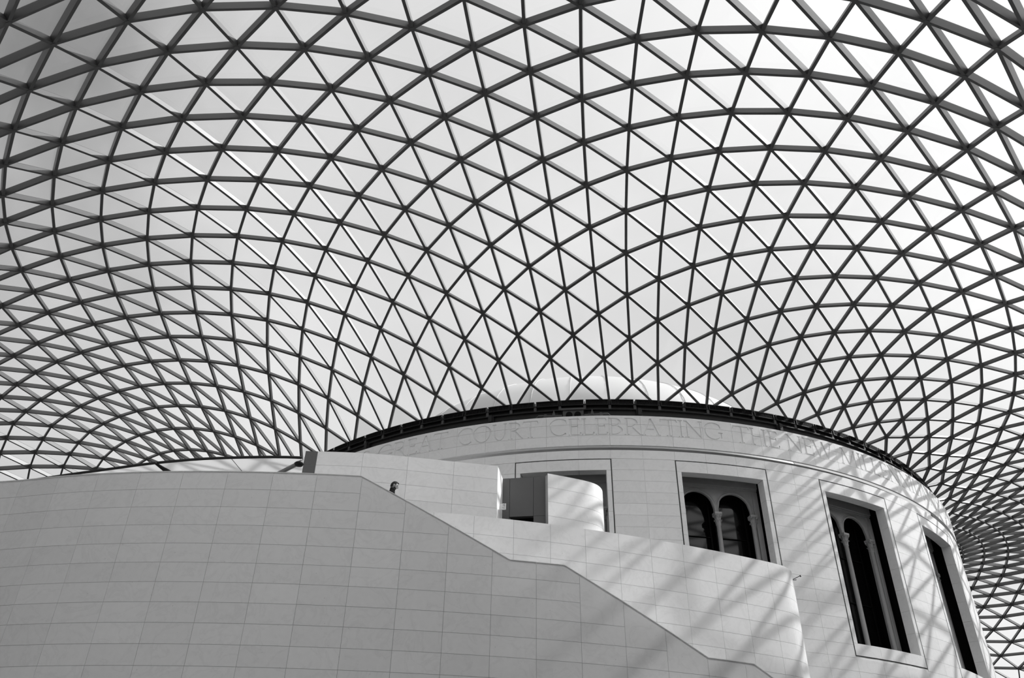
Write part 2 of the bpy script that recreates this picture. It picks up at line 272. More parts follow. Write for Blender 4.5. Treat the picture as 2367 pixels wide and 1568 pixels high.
577,-4022,615,-4242,658,-4453,709,-4652,772,-4838,855,-5008,916,-5112,462,-2176,503,-2463,538,-2701,575,-2938,614,-3176,654,-3414,696,-3650,740,-3883,787,-4109,838,-4326,895,-4533,962,-4729,1052,-4913,
1221,-5112,609,-2342,648,-2555,692,-2787,738,-3023,787,-3260,837,-3498,889,-3733,944,-3964,1002,-4188,1065,-4403,1133,-4606,1206,-4801,1286,-4956,1526,-5112,687,-2116,747,-2398,799,-2631,852,-2864,908,-3099,
966,-3336,1026,-3572,1088,-3807,1153,-4038,1222,-4259,1293,-4474,1368,-4662,1504,-4815,1660,-4968,1831,-5112,843,-2265,896,-2473,955,-2700,1018,-2931,1083,-3165,1151,-3400,1220,-3638,1291,-3872,1363,-4107,1447,-4313,
1530,-4498,1673,-4659,1821,-4817,1978,-4969,2136,-5112,905,-2032,981,-2306,1048,-2532,1117,-2758,1189,-2987,1264,-3218,1341,-3453,1418,-3700,1498,-3918,1590,-4136,1703,-4310,1829,-4483,1972,-4649,2124,-4810,2281,-4965,
2442,-5112,1067,-2164,1132,-2364,1205,-2582,1283,-2805,1364,-3030,1448,-3257,1538,-3484,1616,-3723,1713,-3935,1842,-4114,1971,-4291,2110,-4464,2259,-4632,2416,-4797,2579,-4957,2747,-5112,1112,-1926,1204,-2188,1284,-2404,
1366,-2620,1452,-2838,1541,-3058,1633,-3280,1731,-3520,1842,-3713,1963,-3903,2095,-4085,2234,-4262,2381,-4436,2536,-4608,2699,-4777,2871,-4946,3052,-5112,1277,-2038,1353,-2228,1439,-2434,1529,-2644,1623,-2857,1721,-3071,
1825,-3301,1946,-3494,2071,-3683,2203,-3867,2342,-4047,2488,-4223,2641,-4398,2803,-4573,2974,-4748,3157,-4928,3357,-5112,1308,-1800,1412,-2046,1502,-2248,1596,-2450,1694,-2654,1795,-2859,1909,-3070,2033,-3269,2162,-3457,
2295,-3641,2434,-3821,2579,-3998,2730,-4174,2889,-4348,3056,-4525,3235,-4706,3432,-4898,3662,-5113,1474,-1889,1558,-2065,1654,-2257,1754,-2453,1858,-2647,1978,-2852,2106,-3043,2237,-3229,2372,-3411,2511,-3589,2655,-3765,
2804,-3938,2959,-4111,3120,-4285,3290,-4461,3471,-4643,3662,-4835,1488,-1653,1603,-1879,1702,-2064,1804,-2251,1909,-2449,2032,-2639,2165,-2820,2299,-3001,2436,-3179,2575,-3353,2717,-3526,2864,-3696,3014,-3866,3168,-4035,
3328,-4206,3493,-4379,3662,-4557,1653,-1718,1744,-1877,1847,-2049,1955,-2223,2078,-2422,2212,-2598,2349,-2773,2486,-2945,2626,-3116,2767,-3284,2911,-3450,3057,-3616,3205,-3780,3356,-3945,3509,-4112,3662,-4280,1653,-1488,
1776,-1690,1881,-1853,1991,-2016,2116,-2195,2250,-2376,2387,-2546,2526,-2712,2666,-2877,2807,-3040,2948,-3202,3090,-3363,3233,-3523,3376,-3682,3520,-3842,3662,-4002,1813,-1529,1910,-1668,2016,-1810,2138,-2005,2276,-2161,
2415,-2321,2555,-2481,2696,-2639,2836,-2796,2976,-2952,3116,-3108,3255,-3263,3392,-3417,3529,-3571,3662,-3725,1800,-1308,1929,-1485,2040,-1634,2154,-1816,2292,-1957,2433,-2102,2575,-2251,2716,-2402,2857,-2552,2996,-2702,
3134,-2852,3270,-3002,3404,-3151,3535,-3299,3662,-3447,1954,-1323,2056,-1443,2171,-1575,2298,-1764,2442,-1886,2585,-2024,2728,-2166,2869,-2308,3008,-2452,3145,-2595,3280,-2739,3412,-2883,3539,-3027,3662,-3170,1926,-1112,
2061,-1262,2176,-1375,2304,-1534,2445,-1665,2588,-1798,2731,-1932,2872,-2066,3012,-2202,3149,-2338,3284,-2476,3415,-2615,3542,-2754,3662,-2892,2073,-1104,2178,-1206,2296,-1324,2444,-1428,2583,-1570,2726,-1699,2868,-1826,
3008,-1953,3146,-2081,3281,-2211,3413,-2345,3542,-2480,3662,-2614,2032,-905,2169,-1032,2289,-1134,2427,-1239,2568,-1353,2712,-1472,2856,-1589,2997,-1707,3135,-1825,3270,-1946,3403,-2070,3536,-2203,3662,-2337,2167,-877,
2270,-962,2402,-1059,2539,-1150,2690,-1252,2836,-1358,2979,-1464,3118,-1572,3253,-1681,3384,-1794,3514,-1913,3662,-2059,2116,-687,2248,-794,2378,-863,2524,-946,2664,-1038,2809,-1132,2953,-1228,3095,-1324,3231,-1422,
3362,-1521,3484,-1621,3595,-1719,3662,-1782,2239,-633,2343,-692,2487,-760,2632,-829,2775,-914,2921,-998,3064,-1083,3203,-1168,3337,-1255,3462,-1343,3573,-1429,3662,-1504,2176,-462,2309,-524,2444,-580,2586,-637,
2733,-705,2879,-776,3025,-848,3168,-922,3306,-996,3438,-1073,3559,-1151,3662,-1226,2289,-381,2400,-416,2538,-457,2683,-507,2830,-563,2978,-623,3123,-683,3265,-745,3405,-808,3541,-877,3662,-949,2212,-233,
2346,-271,2481,-292,2628,-327,2768,-354,2922,-407,3070,-455,3214,-502,3357,-551,3500,-604,3662,-671,2315,-131,2420,-146,2565,-160,2715,-170,2862,-205,3010,-238,3155,-271,3297,-304,3437,-337,3575,-371,
3662,-394,2224,0,2368,-5,2500,-8,2642,-14,2801,-22,2945,-36,3088,-53,3229,-70,3368,-88,3507,-103,3662,-116,2318,123,2428,132,2564,138,2715,147,2875,154,3017,151,3157,148,3292,146,
3424,145,3552,149,3662,161,2212,233,2356,255,2483,275,2628,298,2782,321,2942,343,3081,352,3215,363,3343,376,3464,392,3572,413,3662,439,2291,371,2399,397,2539,433,2688,469,2843,506,
3002,543,3135,566,3262,591,3382,618,3492,650,3588,683,3662,716,2176,462,2311,506,2447,553,2590,601,2741,651,2897,702,3053,753,3180,789,3302,829,3415,871,3518,917,3609,963,3662,994,
2216,603,2351,660,2490,719,2636,780,2789,843,2944,907,3096,972,3218,1023,3335,1077,3444,1133,3548,1195,3662,1272,2116,687,2250,754,2385,823,2527,895,2676,969,2829,1044,2982,1121,3130,1200,
3251,1266,3364,1334,3469,1402,3570,1474,3662,1549,2143,836,2277,915,2414,996,2558,1080,2708,1166,2861,1254,3011,1344,3155,1434,3286,1525,3386,1596,3485,1672,3579,1750,3662,1827,2032,905,2164,993,
2297,1084,2437,1178,2583,1274,2733,1372,2884,1472,3032,1572,3171,1674,3297,1775,3398,1860,3495,1946,3583,2027,3662,2104,2047,1059,2177,1159,2312,1262,2453,1367,2600,1475,2749,1585,2898,1695,3042,1807,
3178,1918,3301,2028,3410,2136,3502,2221,3587,2304,3662,2382,1926,1112,2053,1221,2183,1333,2319,1447,2462,1564,2608,1683,2756,1803,2903,1924,3044,2045,3176,2165,3298,2283,3409,2398,3513,2508,3587,2577,
3662,2659,1927,1270,2052,1390,2183,1513,2320,1639,2462,1767,2608,1896,2754,2027,2898,2157,3036,2286,3166,2414,3289,2539,3398,2650,3498,2754,3587,2850,3662,2937,1800,1308,1919,1435,2044,1566,2175,1700,
2312,1837,2454,1975,2598,2114,2741,2253,2882,2391,3018,2528,3148,2662,3271,2784,3387,2905,3497,3024,3600,3140,3662,3215,1786,1467,1904,1606,2028,1747,2159,1892,2295,2040,2436,2188,2577,2335,2718,2482,
2856,2627,2991,2769,3125,2902,3255,3036,3381,3171,3511,3315,3662,3492,1653,1488,1764,1633,1881,1781,2004,1934,2134,2089,2269,2246,2407,2403,2546,2558,2684,2711,2820,2861,2961,3004,3099,3147,3237,3292,
3375,3442,3519,3603,3662,3770,1625,1648,1734,1803,1849,1962,1972,2125,2101,2290,2233,2455,2368,2619,2504,2780,2639,2938,2780,3090,2923,3241,3067,3393,3211,3548,3360,3709,3511,3875,3662,4047,1488,1653,
1588,1812,1695,1977,1810,2146,1931,2319,2057,2492,2186,2665,2318,2835,2450,3001,2582,3163,2729,3319,2875,3478,3022,3637,3173,3800,3329,3967,3493,4140,3662,4325,1446,1811,1544,1979,1649,2154,1761,2333,
1879,2515,2002,2696,2128,2874,2255,3049,2383,3218,2524,3382,2667,3545,2813,3709,2962,3873,3116,4040,3279,4212,3456,4394,3662,4602,1308,1800,1395,1971,1491,2150,1594,2335,1703,2522,1817,2711,1936,2898,
2057,3081,2180,3259,2311,3429,2448,3597,2589,3764,2733,3930,2883,4095,3038,4261,3202,4430,3381,4602,1251,1953,1336,2134,1429,2323,1529,2516,1634,2712,1737,2912,1853,3112,1968,3299,2091,3463,2221,3634,
2355,3804,2493,3970,2636,4134,2784,4293,2937,4450,3099,4602,1112,1926,1187,2108,1269,2299,1358,2497,1454,2699,1552,2902,1659,3106,1768,3300,1876,3481,1988,3658,2115,3829,2246,3997,2381,4159,2522,4314,
2667,4462,2817,4602,1043,2074,1114,2265,1193,2466,1278,2672,1368,2881,1465,3090,1565,3291,1665,3475,1764,3669,1870,3843,1993,4010,2120,4171,2254,4325,2393,4469,2536,4602,905,2032,965,2222,1033,2424,
1107,2632,1187,2848,1273,3062,1363,3270,1455,3465,1541,3665,1637,3846,1737,4014,1854,4173,1978,4324,2114,4469,2254,4602,823,2172,880,2372,943,2582,1012,2802,1086,3020,1165,3235,1246,3440,1322,3645,
1407,3835,1495,4009,1587,4168,1695,4313,1817,4452,1972,4602,687,2116,733,2313,785,2522,843,2744,905,2966,972,3187,1042,3401,1114,3600,1181,3808,1256,3990,1336,4155,1419,4300,1507,4426,1622,4538,
1690,4602,594,2247,636,2453,682,2676,731,2899,786,3125,845,3346,905,3556,961,3766,1024,3957,1090,4129,1159,4280,1241,4410,1328,4519,1409,4602,462,2176,493,2378,529,2598,567,2822,609,3050,
655,3276,704,3496,753,3700,799,3909,852,4089,907,4247,977,4392,1051,4509,1127,4602,359,2297,384,2512,411,2734,441,2963,475,3194,511,3420,549,3635,586,3831,623,4035,664,4201,718,4366,
778,4499,845,4602,233,2212,248,2420,265,2639,284,2867,305,3099,329,3330,354,3553,380,3762,403,3966,431,4141,467,4329,510,4484,563,4602,120,2323,128,2538,137,2763,146,2994,158,3227,
171,3457,184,3675,197,3877,209,4067,226,4270,248,4457,282,4602,0,2224,0,2432,-1,2652,-2,2881,-2,3114,-1,3347,0,3573,1,3786,0,3979,0,4183,0,4386,0,4602,-120,2323,
-129,2536,-139,2761,-150,2993,-161,3226,-172,3456,-183,3677,-195,3883,-209,4067,-226,4270,-248,4457,-282,4602,-233,2212,-248,2418,-267,2636,-287,2864,-308,3096,-331,3328,-354,3554,-378,3768,-403,3966,
-431,4141,-467,4329,-510,4484,-563,4602,-359,2297,-385,2508,-413,2730,-444,2959,-477,3190,-511,3418,-546,3638,-583,3846,-623,4035,-664,4201,-718,4366,-778,4499,-845,4602,-462,2176,-493,2378,-529,2593,
-568,2817,-610,3045,-655,3273,-701,3496,-749,3710,-799,3909,-852,4089,-907,4247,-977,4392,-1051,4509,-1127,4602,-594,2247,-636,2453,-682,2670,-732,2894,-786,3120,-842,3343,-900,3560,-961,3766,-1024,3957,
-1090,4129,-1159,4280,-1241,4410,-1328,4519,-1409,4602,-687,2116,-733,2313,-785,2522,-843,2739,-904,2961,-969,3183,-1037,3401,-1108,3610,-1181,3808,-1256,3990,-1336,4155,-1419,4300,-1507,4426,-1622,4538,-1690,4602,
-823,2172,-880,2372,-943,2582,-1011,2798,-1084,3016,-1160,3233,-1240,3443,-1322,3645,-1407,3835,-1495,4009,-1587,4168,-1695,4313,-1817,4452,-1972,4602,-905,2032,-965,2222,-1033,2424,-1107,2632,-1187,2845,-1270,3058,
-1358,3268,-1448,3471,-1541,3665,-1637,3846,-1737,4014,-1854,4173,-1978,4324,-2114,4469,-2254,4602,-1043,2074,-1114,2265,-1193,2466,-1278,2672,-1368,2880,-1462,3087,-1560,3289,-1661,3484,-1764,3669,-1870,3843,-1993,4010,
-2120,4171,-2254,4325,-2393,4469,-2536,4602,-1112,1926,-1187,2108,-1269,2299,-1358,2497,-1454,2699,-1554,2901,-1659,3100,-1766,3294,-1876,3481,-1988,3658,-2115,3829,-2246,3997,-2381,4159,-2522,4314,-2667,4462,-2817,4602,
-1251,1953,-1336,2134,-1429,2323,-1529,2516,-1634,2712,-1744,2907,-1857,3098,-1973,3284,-2091,3463,-2221,3634,-2355,3804,-2493,3970,-2636,4134,-2784,4293,-2937,4450,-3099,4602,-1308,1800,-1395,1971,-1491,2150,-1594,2335,
-1703,2522,-1817,2711,-1936,2898,-2057,3081,-2180,3259,-2311,3429,-2448,3597,-2589,3764,-2733,3930,-2883,4095,-3038,4261,-3202,4430,-3381,4602,-1446,1811,-1544,1979,-1649,2154,-1761,2333,-1879,2515,-2002,2696,-2128,2874,
-2255,3049,-2383,3218,-2524,3382,-2667,3545,-2813,3709,-2962,3873,-3116,4040,-3279,4212,-3456,4394,-3662,4602]
node = {}; _k = 0                                # plan position of every grid node in centimetres, column by column
for i in range(120):
    for j in range(i % 2, ROWS[i]+1, 2):
        x, y = GRID[_k]/100, GRID[_k+1]/100; _k += 2
        if j == 0: x, y = RA*cos(rad(132+3*i)), RA*sin(rad(132+3*i))
        node[i, j] = Vector((x, y, roof_z(x, y)))
def roof_n(p):
    h = .01; x, y = p.x, p.y
    x = min(max(x, -RB+.03), RB-.03); y = min(max(y, -RD2+.03), RCc-.03)
    r = math.hypot(x, y)
    if r < RA+.03: x *= (RA+.03)/r; y *= (RA+.03)/r
    return Vector((-(roof_z(x+h, y)-roof_z(x-h, y))/(2*h), -(roof_z(x, y+h)-roof_z(x, y-h))/(2*h), 1)).normalized()
nrm = {k: roof_n(p) for k, p in node.items()}
ceil = tag(empty('ceiling', (0, 0, 20.9)), 'glazed steel lattice roof curving between the drum and the court walls', 'roof', kind='structure')
def kid(items, name, mats, limit=300, smooth=False):
    before = set(bpy.data.objects); spread(items, name, mats, None, limit, smooth)
    for o in set(bpy.data.objects)-before: reparent(o, ceil)
BW, BT, GH_ = .056, .03, .04                       # half width and top of the box section about the node surface, height of the glazing strip
def depth(p):                                       # the sections grow deeper out towards the corners, where the spans are long
    r = math.hypot(p.x, p.y); k = 1/max(abs(p.x)/r/RB, (p.y/r/RCc if p.y > 0 else -p.y/r/RD2), 1e-6)-RA
    return -(.08+.155*min(1, (r-RA)/18)*min(1, k/36))
radial = []; spiral = []; hubs = []; panes = []
for (i, j), p in node.items():
    for di, dj in ((0, 2), (1, 1), (1, -1)):
        k = ((i+di) % 120, j+dj)
        if k not in node: continue
        q = node[k]; d = (q-p).normalized(); n = (nrm[i, j]+nrm[k]).normalized(); n = (n-d*n.dot(d)).normalized(); s = d.cross(n)
        BBt = depth((p+q)/2); b = MB(); a0 = p+d*.05; a1 = q-d*.05
        sec = [(-BW, BBt), (BW, BBt), (BW, BT), (-BW, BT)]
        vs = [e+s*u+n*v for e in (a0, a1) for u, v in sec]
        b.add(vs, [(0,1,5,4),(1,2,6,5),(2,3,7,6),(3,0,4,7),(3,2,1,0),(4,5,6,7)], 0)
        g = [(-.028, BT), (.028, BT), (.028, BT+GH_), (-.028, BT+GH_)]
        vs = [e+s*u+n*v for e in (a0, a1) for u, v in g]
        b.add(vs, [(0,1,5,4),(1,2,6,5),(2,3,7,6),(3,0,4,7),(3,2,1,0),(4,5,6,7)], 1)
        mid = (p+q)/2; sp = px(mid); L = 0
        pa, pb = px(p), px(q)
        if pa and pb and seen(mid): L = math.hypot(pa[0]-pb[0], pa[1]-pb[1])*FPX*.2/(mid-CAM).length+100
        (radial if di == 0 else spiral).append((L, b))
for k, p in node.items():
    n = nrm[k]; BBt = depth(p); a = n.orthogonal().normalized(); c = n.cross(a); b = MB()
    poly = [p+n*(BBt-.012)+.105*(cos(t*pi/3)*a+sin(t*pi/3)*c) for t in range(6)]
    b.prism(poly, n*(BT-BBt+.02)); hubs.append(((FPX/(p-CAM).length)**2 if seen(p) else 0, b))
for (i, j), p in node.items():
    for tri in (((i, j), ((i+1) % 120, j+1), (i, j+2)), ((i, j), ((i+1) % 120, j-1), ((i+1) % 120, j+1))):
        if not all(t in node for t in tri): continue
        P = [node[t] for t in tri]; n = sum((nrm[t] for t in tri), Vector()).normalized(); c = sum(P, Vector())/3
        P = [c+(q-c)*.975+n*(BT+.015) for q in P]; b = MB(); b.prism(P, n*.02)
        panes.append((size_px(P) if seen(c) else 0, b))
kid(radial, 'radial_beam', [STEEL, GASKET]); kid(spiral, 'diagonal_beam', [STEEL, GASKET])
kid(hubs, 'beam_node', [STEEL]); kid(panes, 'glass_pane', [GLASS])

# ------------------------------------------------------------------ floor and the walls of the court
FZ = -.4
b = MB(); b.box((0, -2.5, FZ-.1), (37.2, 0, 0), (0, 49.2, 0), (0, 0, .1))
floor = tag(b.build('floor', FLOORM), 'pale stone floor of the covered court', 'floor', kind='structure')
for nm, c, hx, hy in (('wall_west', (-37.05, -2.5), .4, 49.4), ('wall_east', (37.05, -2.5), .4, 49.4), ('wall_north', (0, 46.45), 37.4, .4), ('wall_south', (0, -51.55), 37.4, .4)):
    b = MB(); b.box((c[0], c[1], 9.55), (hx, 0, 0), (0, hy, 0), (0, 0, 9.95))
    wl = tag(b.build(nm, WALLM), 'pale stone court wall on the %s side' % nm[5:], 'wall', kind='structure')
    b = MB(); b.box((c[0], c[1], 19.15), (hx+.12, 0, 0), (0, hy+.12, 0), (0, 0, .22)); b.build('cornice', WALLM, wl)

# ------------------------------------------------------------------ walls that follow a curve in plan
class Path:
    def __init__(s, pts, sub=12):
        P = [Vector((p[0], p[1])) for p in pts]; P = [2*P[0]-P[1]]+P+[2*P[-1]-P[-2]]
        s.p = []; s.k = []
        for a in range(1, len(P)-2):
            for t in range(sub):
                u = t/sub
                s.p.append(.5*((2*P[a])+(P[a+1]-P[a-1])*u+(2*P[a-1]-5*P[a]+4*P[a+1]-P[a+2])*u*u+(3*P[a]-3*P[a+1]+P[a+2]-P[a-1])*u**3))
        s.p.append(P[-2]); s.sub = sub
        s.L = [0.]
        for a in range(1, len(s.p)): s.L.append(s.L[-1]+(s.p[a]-s.p[a-1]).length)
    def joint(s, k): return s.L[k*s.sub]
    def at(s, u):
        L = s.L
        if u <= 0: a = 0
        elif u >= L[-1]: a = len(L)-2
        else:
            lo, hi = 0, len(L)-1
            while hi-lo > 1:
                md = (lo+hi)//2
                if L[md] <= u: lo = md
                else: hi = md
            a = lo
        d = (s.p[a+1]-s.p[a]); f = (u-L[a])/max(d.length, 1e-9)
        # smooth normal
        t0 = (s.p[min(a+1, len(s.p)-1)]-s.p[max(a-1, 0)]).normalized(); t1 = (s.p[min(a+2, len(s.p)-1)]-s.p[a]).normalized()
        t = (t0*(1-f)+t1*f).normalized()
        return s.p[a]+d*f, Vector((t.y, -t.x))      # point, outward normal (to the right of travel)
    def pt(s, u, off, z):
        p, n = s.at(u); q = p+n*off; return Vector((q.x, q.y, z))
def strip(path, us, zb, zt, o_front, o_back, b=None, mi=0):
    # closed solid along the path between offsets, bottom zb(u), top zt(u)
    b = b or MB(); n = len(us); vs = []
    for u in us:
        vs += [path.pt(u, o_front, zb(u)), path.pt(u, o_front, zt(u)), path.pt(u, o_back, zt(u)), path.pt(u, o_back, zb(u))]
    fs = []
    for a in range(n-1):
        k = 4*a
        for e in range(4): fs.append((k+e, k+(e+1) % 4, k+4+(e+1) % 4, k+4+e))
    fs.append((3, 2, 1, 0)); fs.append((4*n-4, 4*n-3, 4*n-2, 4*n-1)); b.add(vs, fs, mi); return b
def samples(u0, u1, knots=(), step=.45):
    n = max(1, int(math.ceil((u1-u0)/step))); us = [u0+(u1-u0)*t/n for t in range(n+1)]+[k for k in knots if u0+.01 < k < u1-.01]
    us = sorted(us); out = [us[0]]
    for u in us[1:]:
        if u-out[-1] > .008: out.append(u)
    return out
GAP = .0045
def slab_wall(parent, path, joints, rows, top, knots=(), thick=.03, drop=0.0, merge=True, limit=300, name='stone_slab', matl=None, step=.45):
    # rows: course heights, descending, under the wall's top line
    items = []
    for a in range(len(joints)-1):
        u0, u1 = joints[a]+GAP, joints[a+1]-GAP; us = samples(u0, u1, knots, step)
        low = min(top(u) for u in us)-drop; zs = [z for z in rows if z < low-.12] if merge else list(rows)
        bounds = [None]+zs
        for r in range(len(bounds)-1):
            zt = (lambda u: top(u)-drop) if bounds[r] is None else (lambda u, z=bounds[r]: z-GAP)
            zb = lambda u, z=bounds[r+1]: z+GAP
            b = strip(path, us, zb, zt, 0, -thick)
            md = path.pt((u0+u1)/2, 0, bounds[r+1]+.25); hh = [path.pt(u0, 0, zb(u0)), path.pt(u1, 0, zt(u1))]
            items.append((size_px(hh) if seen(md) else 1, b))
    return spread(items, name, [matl or STONE], parent, limit)

# outer wall of the staircase: flat under the terrace, then stepping down with the two flights
OP = [(-9.291, 38.185), (-10.383, 37.546), (-11.456, 36.832), (-12.487, 36.061), (-13.465, 35.253), (-14.421, 34.387), (-15.348, 33.48), (-16.209, 32.577), (-17.062, 31.62), (-17.901, 30.615), (-18.678, 29.619), (-19.424, 28.592), (-20.127, 27.548), (-20.796, 26.475), (-21.439, 25.35), (-22.018, 24.243), (-22.57, 23.084)]
h0 = Vector(OP[1])-Vector(OP[0]); ang = math.atan2(h0.y, h0.x); p = Vector(OP[0]); pre = []
for t in range(12):
    ang += rad(3.4); p = p-1.276*Vector((cos(ang), sin(ang))); pre.append(tuple(p))
h1 = Vector(OP[-1])-Vector(OP[-2]); ang = math.atan2(h1.y, h1.x); p = Vector(OP[-1]); post = []
for t in range(16):
    ang += rad(2.0); p = p+1.276*Vector((cos(ang), sin(ang))); post.append(tuple(p))
NPRE = len(pre)
outer = Path(pre[::-1]+OP+post)
def su(s):                                       # joint number (0 = first joint in view) to distance along the path
    k = s+NPRE; a = int(math.floor(k)); a = min(max(a, 0), (len(outer.p)-1)//outer.sub-1)
    return outer.joint(a)+(k-a)*(outer.joint(a+1)-outer.joint(a))
PROF = [(-12, 11.4), (7.97, 11.4), (11.40, 9.225), (12.66, 9.222), (16.03, 7.094), (17.25, 7.09), (20.62, 4.95), (21.85, 4.95), (25.2, 2.83), (28.6, .7)]
PU = [(su(s), z) for s, z in PROF]
def otop(u):
    if u <= PU[0][0]: return PU[0][1]
    for (a, za), (c, zc) in zip(PU, PU[1:]):
        if u <= c: return za+(zc-za)*(u-a)/(c-a)
    return PU[-1][1]
oknots = [u for u, z in PU]
wl = tag(empty('wall_left', (-14.4, 34.4, 0)), 'curved outer stone wall of the staircase stepping down beside the court', 'wall', kind='structure')
def under(parent, fn, *a, **k):
    before = set(bpy.data.objects); r = fn(*a, **k)
    for o in set(bpy.data.objects)-before:
        if o.parent is None: reparent(o, parent)
    return r
CAPH = .082
oj = [su(s) for s in range(-4, 20)]
orow = [10.84-.531*k for k in range(14)]
under(wl, slab_wall, None, outer, oj, orow, otop, oknots, drop=CAPH)
us = samples(su(-12), su(28), oknots, .6)
under(wl, lambda: strip(outer, us, lambda u: FZ, lambda u: max(otop(u)-CAPH-.005, FZ+.1), -.012, -.36).build('wall_core', MORTAR))
under(wl, lambda: strip(outer, us, lambda u: max(otop(u)-.2, FZ), lambda u: max(otop(u)-.012, FZ+.1), -.06, -.36).build('wall_core', MORTAR))
for a in range(len(oj)-1):
    us = samples(oj[a]+.003, oj[a+1]-.003, oknots); b = MB(); n = len(us); vs = []
    for u in us:
        z = otop(u)
        vs += [outer.pt(u, -.028, z-CAPH), outer.pt(u, -.028, z-.014), outer.pt(u, .0, z-.014), outer.pt(u, .0, z), outer.pt(u, -.39, z), outer.pt(u, -.39, z-CAPH)]
    fs = [(6*q+e, 6*q+(e+1) % 6, 6*q+6+(e+1) % 6, 6*q+6+e) for q in range(n-1) for e in range(6)]
    fs += [(5,4,3,2,1,0), tuple(6*(n-1)+e for e in range(6))]
    b.add(vs, fs); under(wl, lambda: b.build('coping_stone', STONE))
# lower, unseen courses as one face
us = samples(su(-12), su(28), oknots, .6)
under(wl, lambda: tag(strip(outer, us, lambda u: FZ, lambda u: max(min(orow[-1], otop(u)-.08), FZ+.05), 0, -.02).build('lower_courses', STONE), kind='stuff'))

# inner wall between the stair and the drum, ending in a rounded corner
IA, IB = 24.934, 38.156
def ie(y): return (-IA*math.sqrt(max(0, 1-(y/IB)**2)), y)
ij_pts = [(-18.05, 26.32), (-18.68, 25.28), (-19.26, 24.23), (-19.81, 23.18), (-20.32, 22.11), (-20.83, 20.98), (-21.30, 19.83), (-21.72, 18.74), (-22.12, 17.60)]
ipre = [ie(y) for y in (32.6, 31.6, 30.5, 29.5, 28.45, 27.4)]
ipost = [(-22.305, 16.95), (-22.325, 16.60), (-22.29, 16.28), (-22.19, 15.97), (-22.0, 15.72), (-21.74, 15.52), (-21.4, 15.36), (-20.6, 15.02), (-19.6, 14.62), (-18.75, 14.28)]
inner = Path(ipre+ij_pts+ipost)
wi = tag(empty('wall_inner', (-21, 20.5, 0)), 'bright inner stone wall behind the stair with a rounded free end', 'wall', kind='structure')
ij = [inner.joint(k) for k in range(0, 15)]+[inner.joint(19), inner.joint(22), inner.joint(24)]
irow = [10.80-.531*k for k in range(13)]
itop = lambda u: 11.4
under(wi, slab_wall, None, inner, ij, irow, itop, step=.13)
us = samples(0, inner.L[-1], (), .3)
under(wi, lambda: strip(inner, us, lambda u: FZ, lambda u: 11.385, -.012, -.36).build('wall_core', MORTAR))
under(wi, lambda: strip(inner, us, lambda u: FZ, lambda u: irow[-1]-.01, 0, -.02).build('lower_courses', STONE))
under(wi, lambda: strip(inner, us, lambda u: 11.386, lambda u: 11.405, -.03, -.38).build('coping', STONE))

# terrace floor and the steps between the two walls (hidden behind the parapet, they carry the visitor)
def tread(u0, u1, z, nm):
    us = samples(u0, u1, (), .6); b = MB(); strip(outer, us, lambda u: z-.4, lambda u: z, -.37, -2.3, b); b.build(nm, STONE, floor)
tread(su(-10), su(7.9), 10.25, 'terrace_slab')
def flight(s0, s1, z0, z1):
    n = 14
    for k in range(n): tread(su(s0+(s1-s0)*k/n), su(s0+(s1-s0)*(k+1)/n), z0+(z1-z0)*(k+1)/n, 'stair_step')
flight(7.9, 11.35, 10.25, 8.07); tread(su(11.35), su(12.6), 8.07, 'stair_landing'); flight(12.6, 16.0, 8.07, 6.0); tread(su(16.0), su(17.2), 6.0, 'stair_landing')

# upper wall on the terrace, with a dark clad end, and the bridge to the drum
ZU = 13.92
upp = Path([(-12.63, 30.97), (-12.914, 30.672), (-13.758, 29.80), (-14.55, 28.83), (-15.24, 27.86), (-15.86, 26.96), (-16.30, 26.34), (-16.697, 25.756)])
wu = tag(empty('wall_upper', (-15, 28.3, 10.3)), 'grey stone terrace wall standing above the staircase beside the canopy', 'wall', kind='structure')
def az_hit(path, az):                            # distance along a path met by a bearing from the court corner
    best = None
    for a in range(len(path.p)-1):
        f = lambda q: (q.x-CAM.x)*sin(rad(az))-(q.y-CAM.y)*cos(rad(az))
        f0, f1 = f(path.p[a]), f(path.p[a+1])
        if f0*f1 <= 0 and f0 != f1: best = path.L[a]+(path.L[a+1]-path.L[a])*f0/(f0-f1)
    return best
ue = upp.joint(1)
uj = [ue, az_hit(upp, -34.70), az_hit(upp, -38.07), az_hit(upp, -41.56), upp.L[-1]]
urow = [13.41-.531*k for k in range(6)]
under(wu, slab_wall, None, upp, uj, urow, lambda u: ZU)
under(wu, lambda: strip(upp, samples(.02, upp.L[-1]-.02), lambda u: 10.3, lambda u: ZU-.02, -.012, -.5).build('wall_core', MORTAR))
for z0, z1 in ((10.3, 13.40), (13.42, ZU)):
    under(wu, lambda: strip(upp, samples(0, ue-.004), lambda u: z0, lambda u: z1, .0, -.55).build('end_panel', PANEL))
uend = Path([(-16.697, 25.756), (-16.40, 25.33), (-16.104, 24.905)])
for k in range(6):
    z1 = ZU if k == 0 else urow[k-1]
    under(wu, lambda: strip(uend, samples(0, uend.L[-1]), lambda u: urow[k]+GAP, lambda u: z1-GAP, 0, -.3).build('stone_slab', STONE))
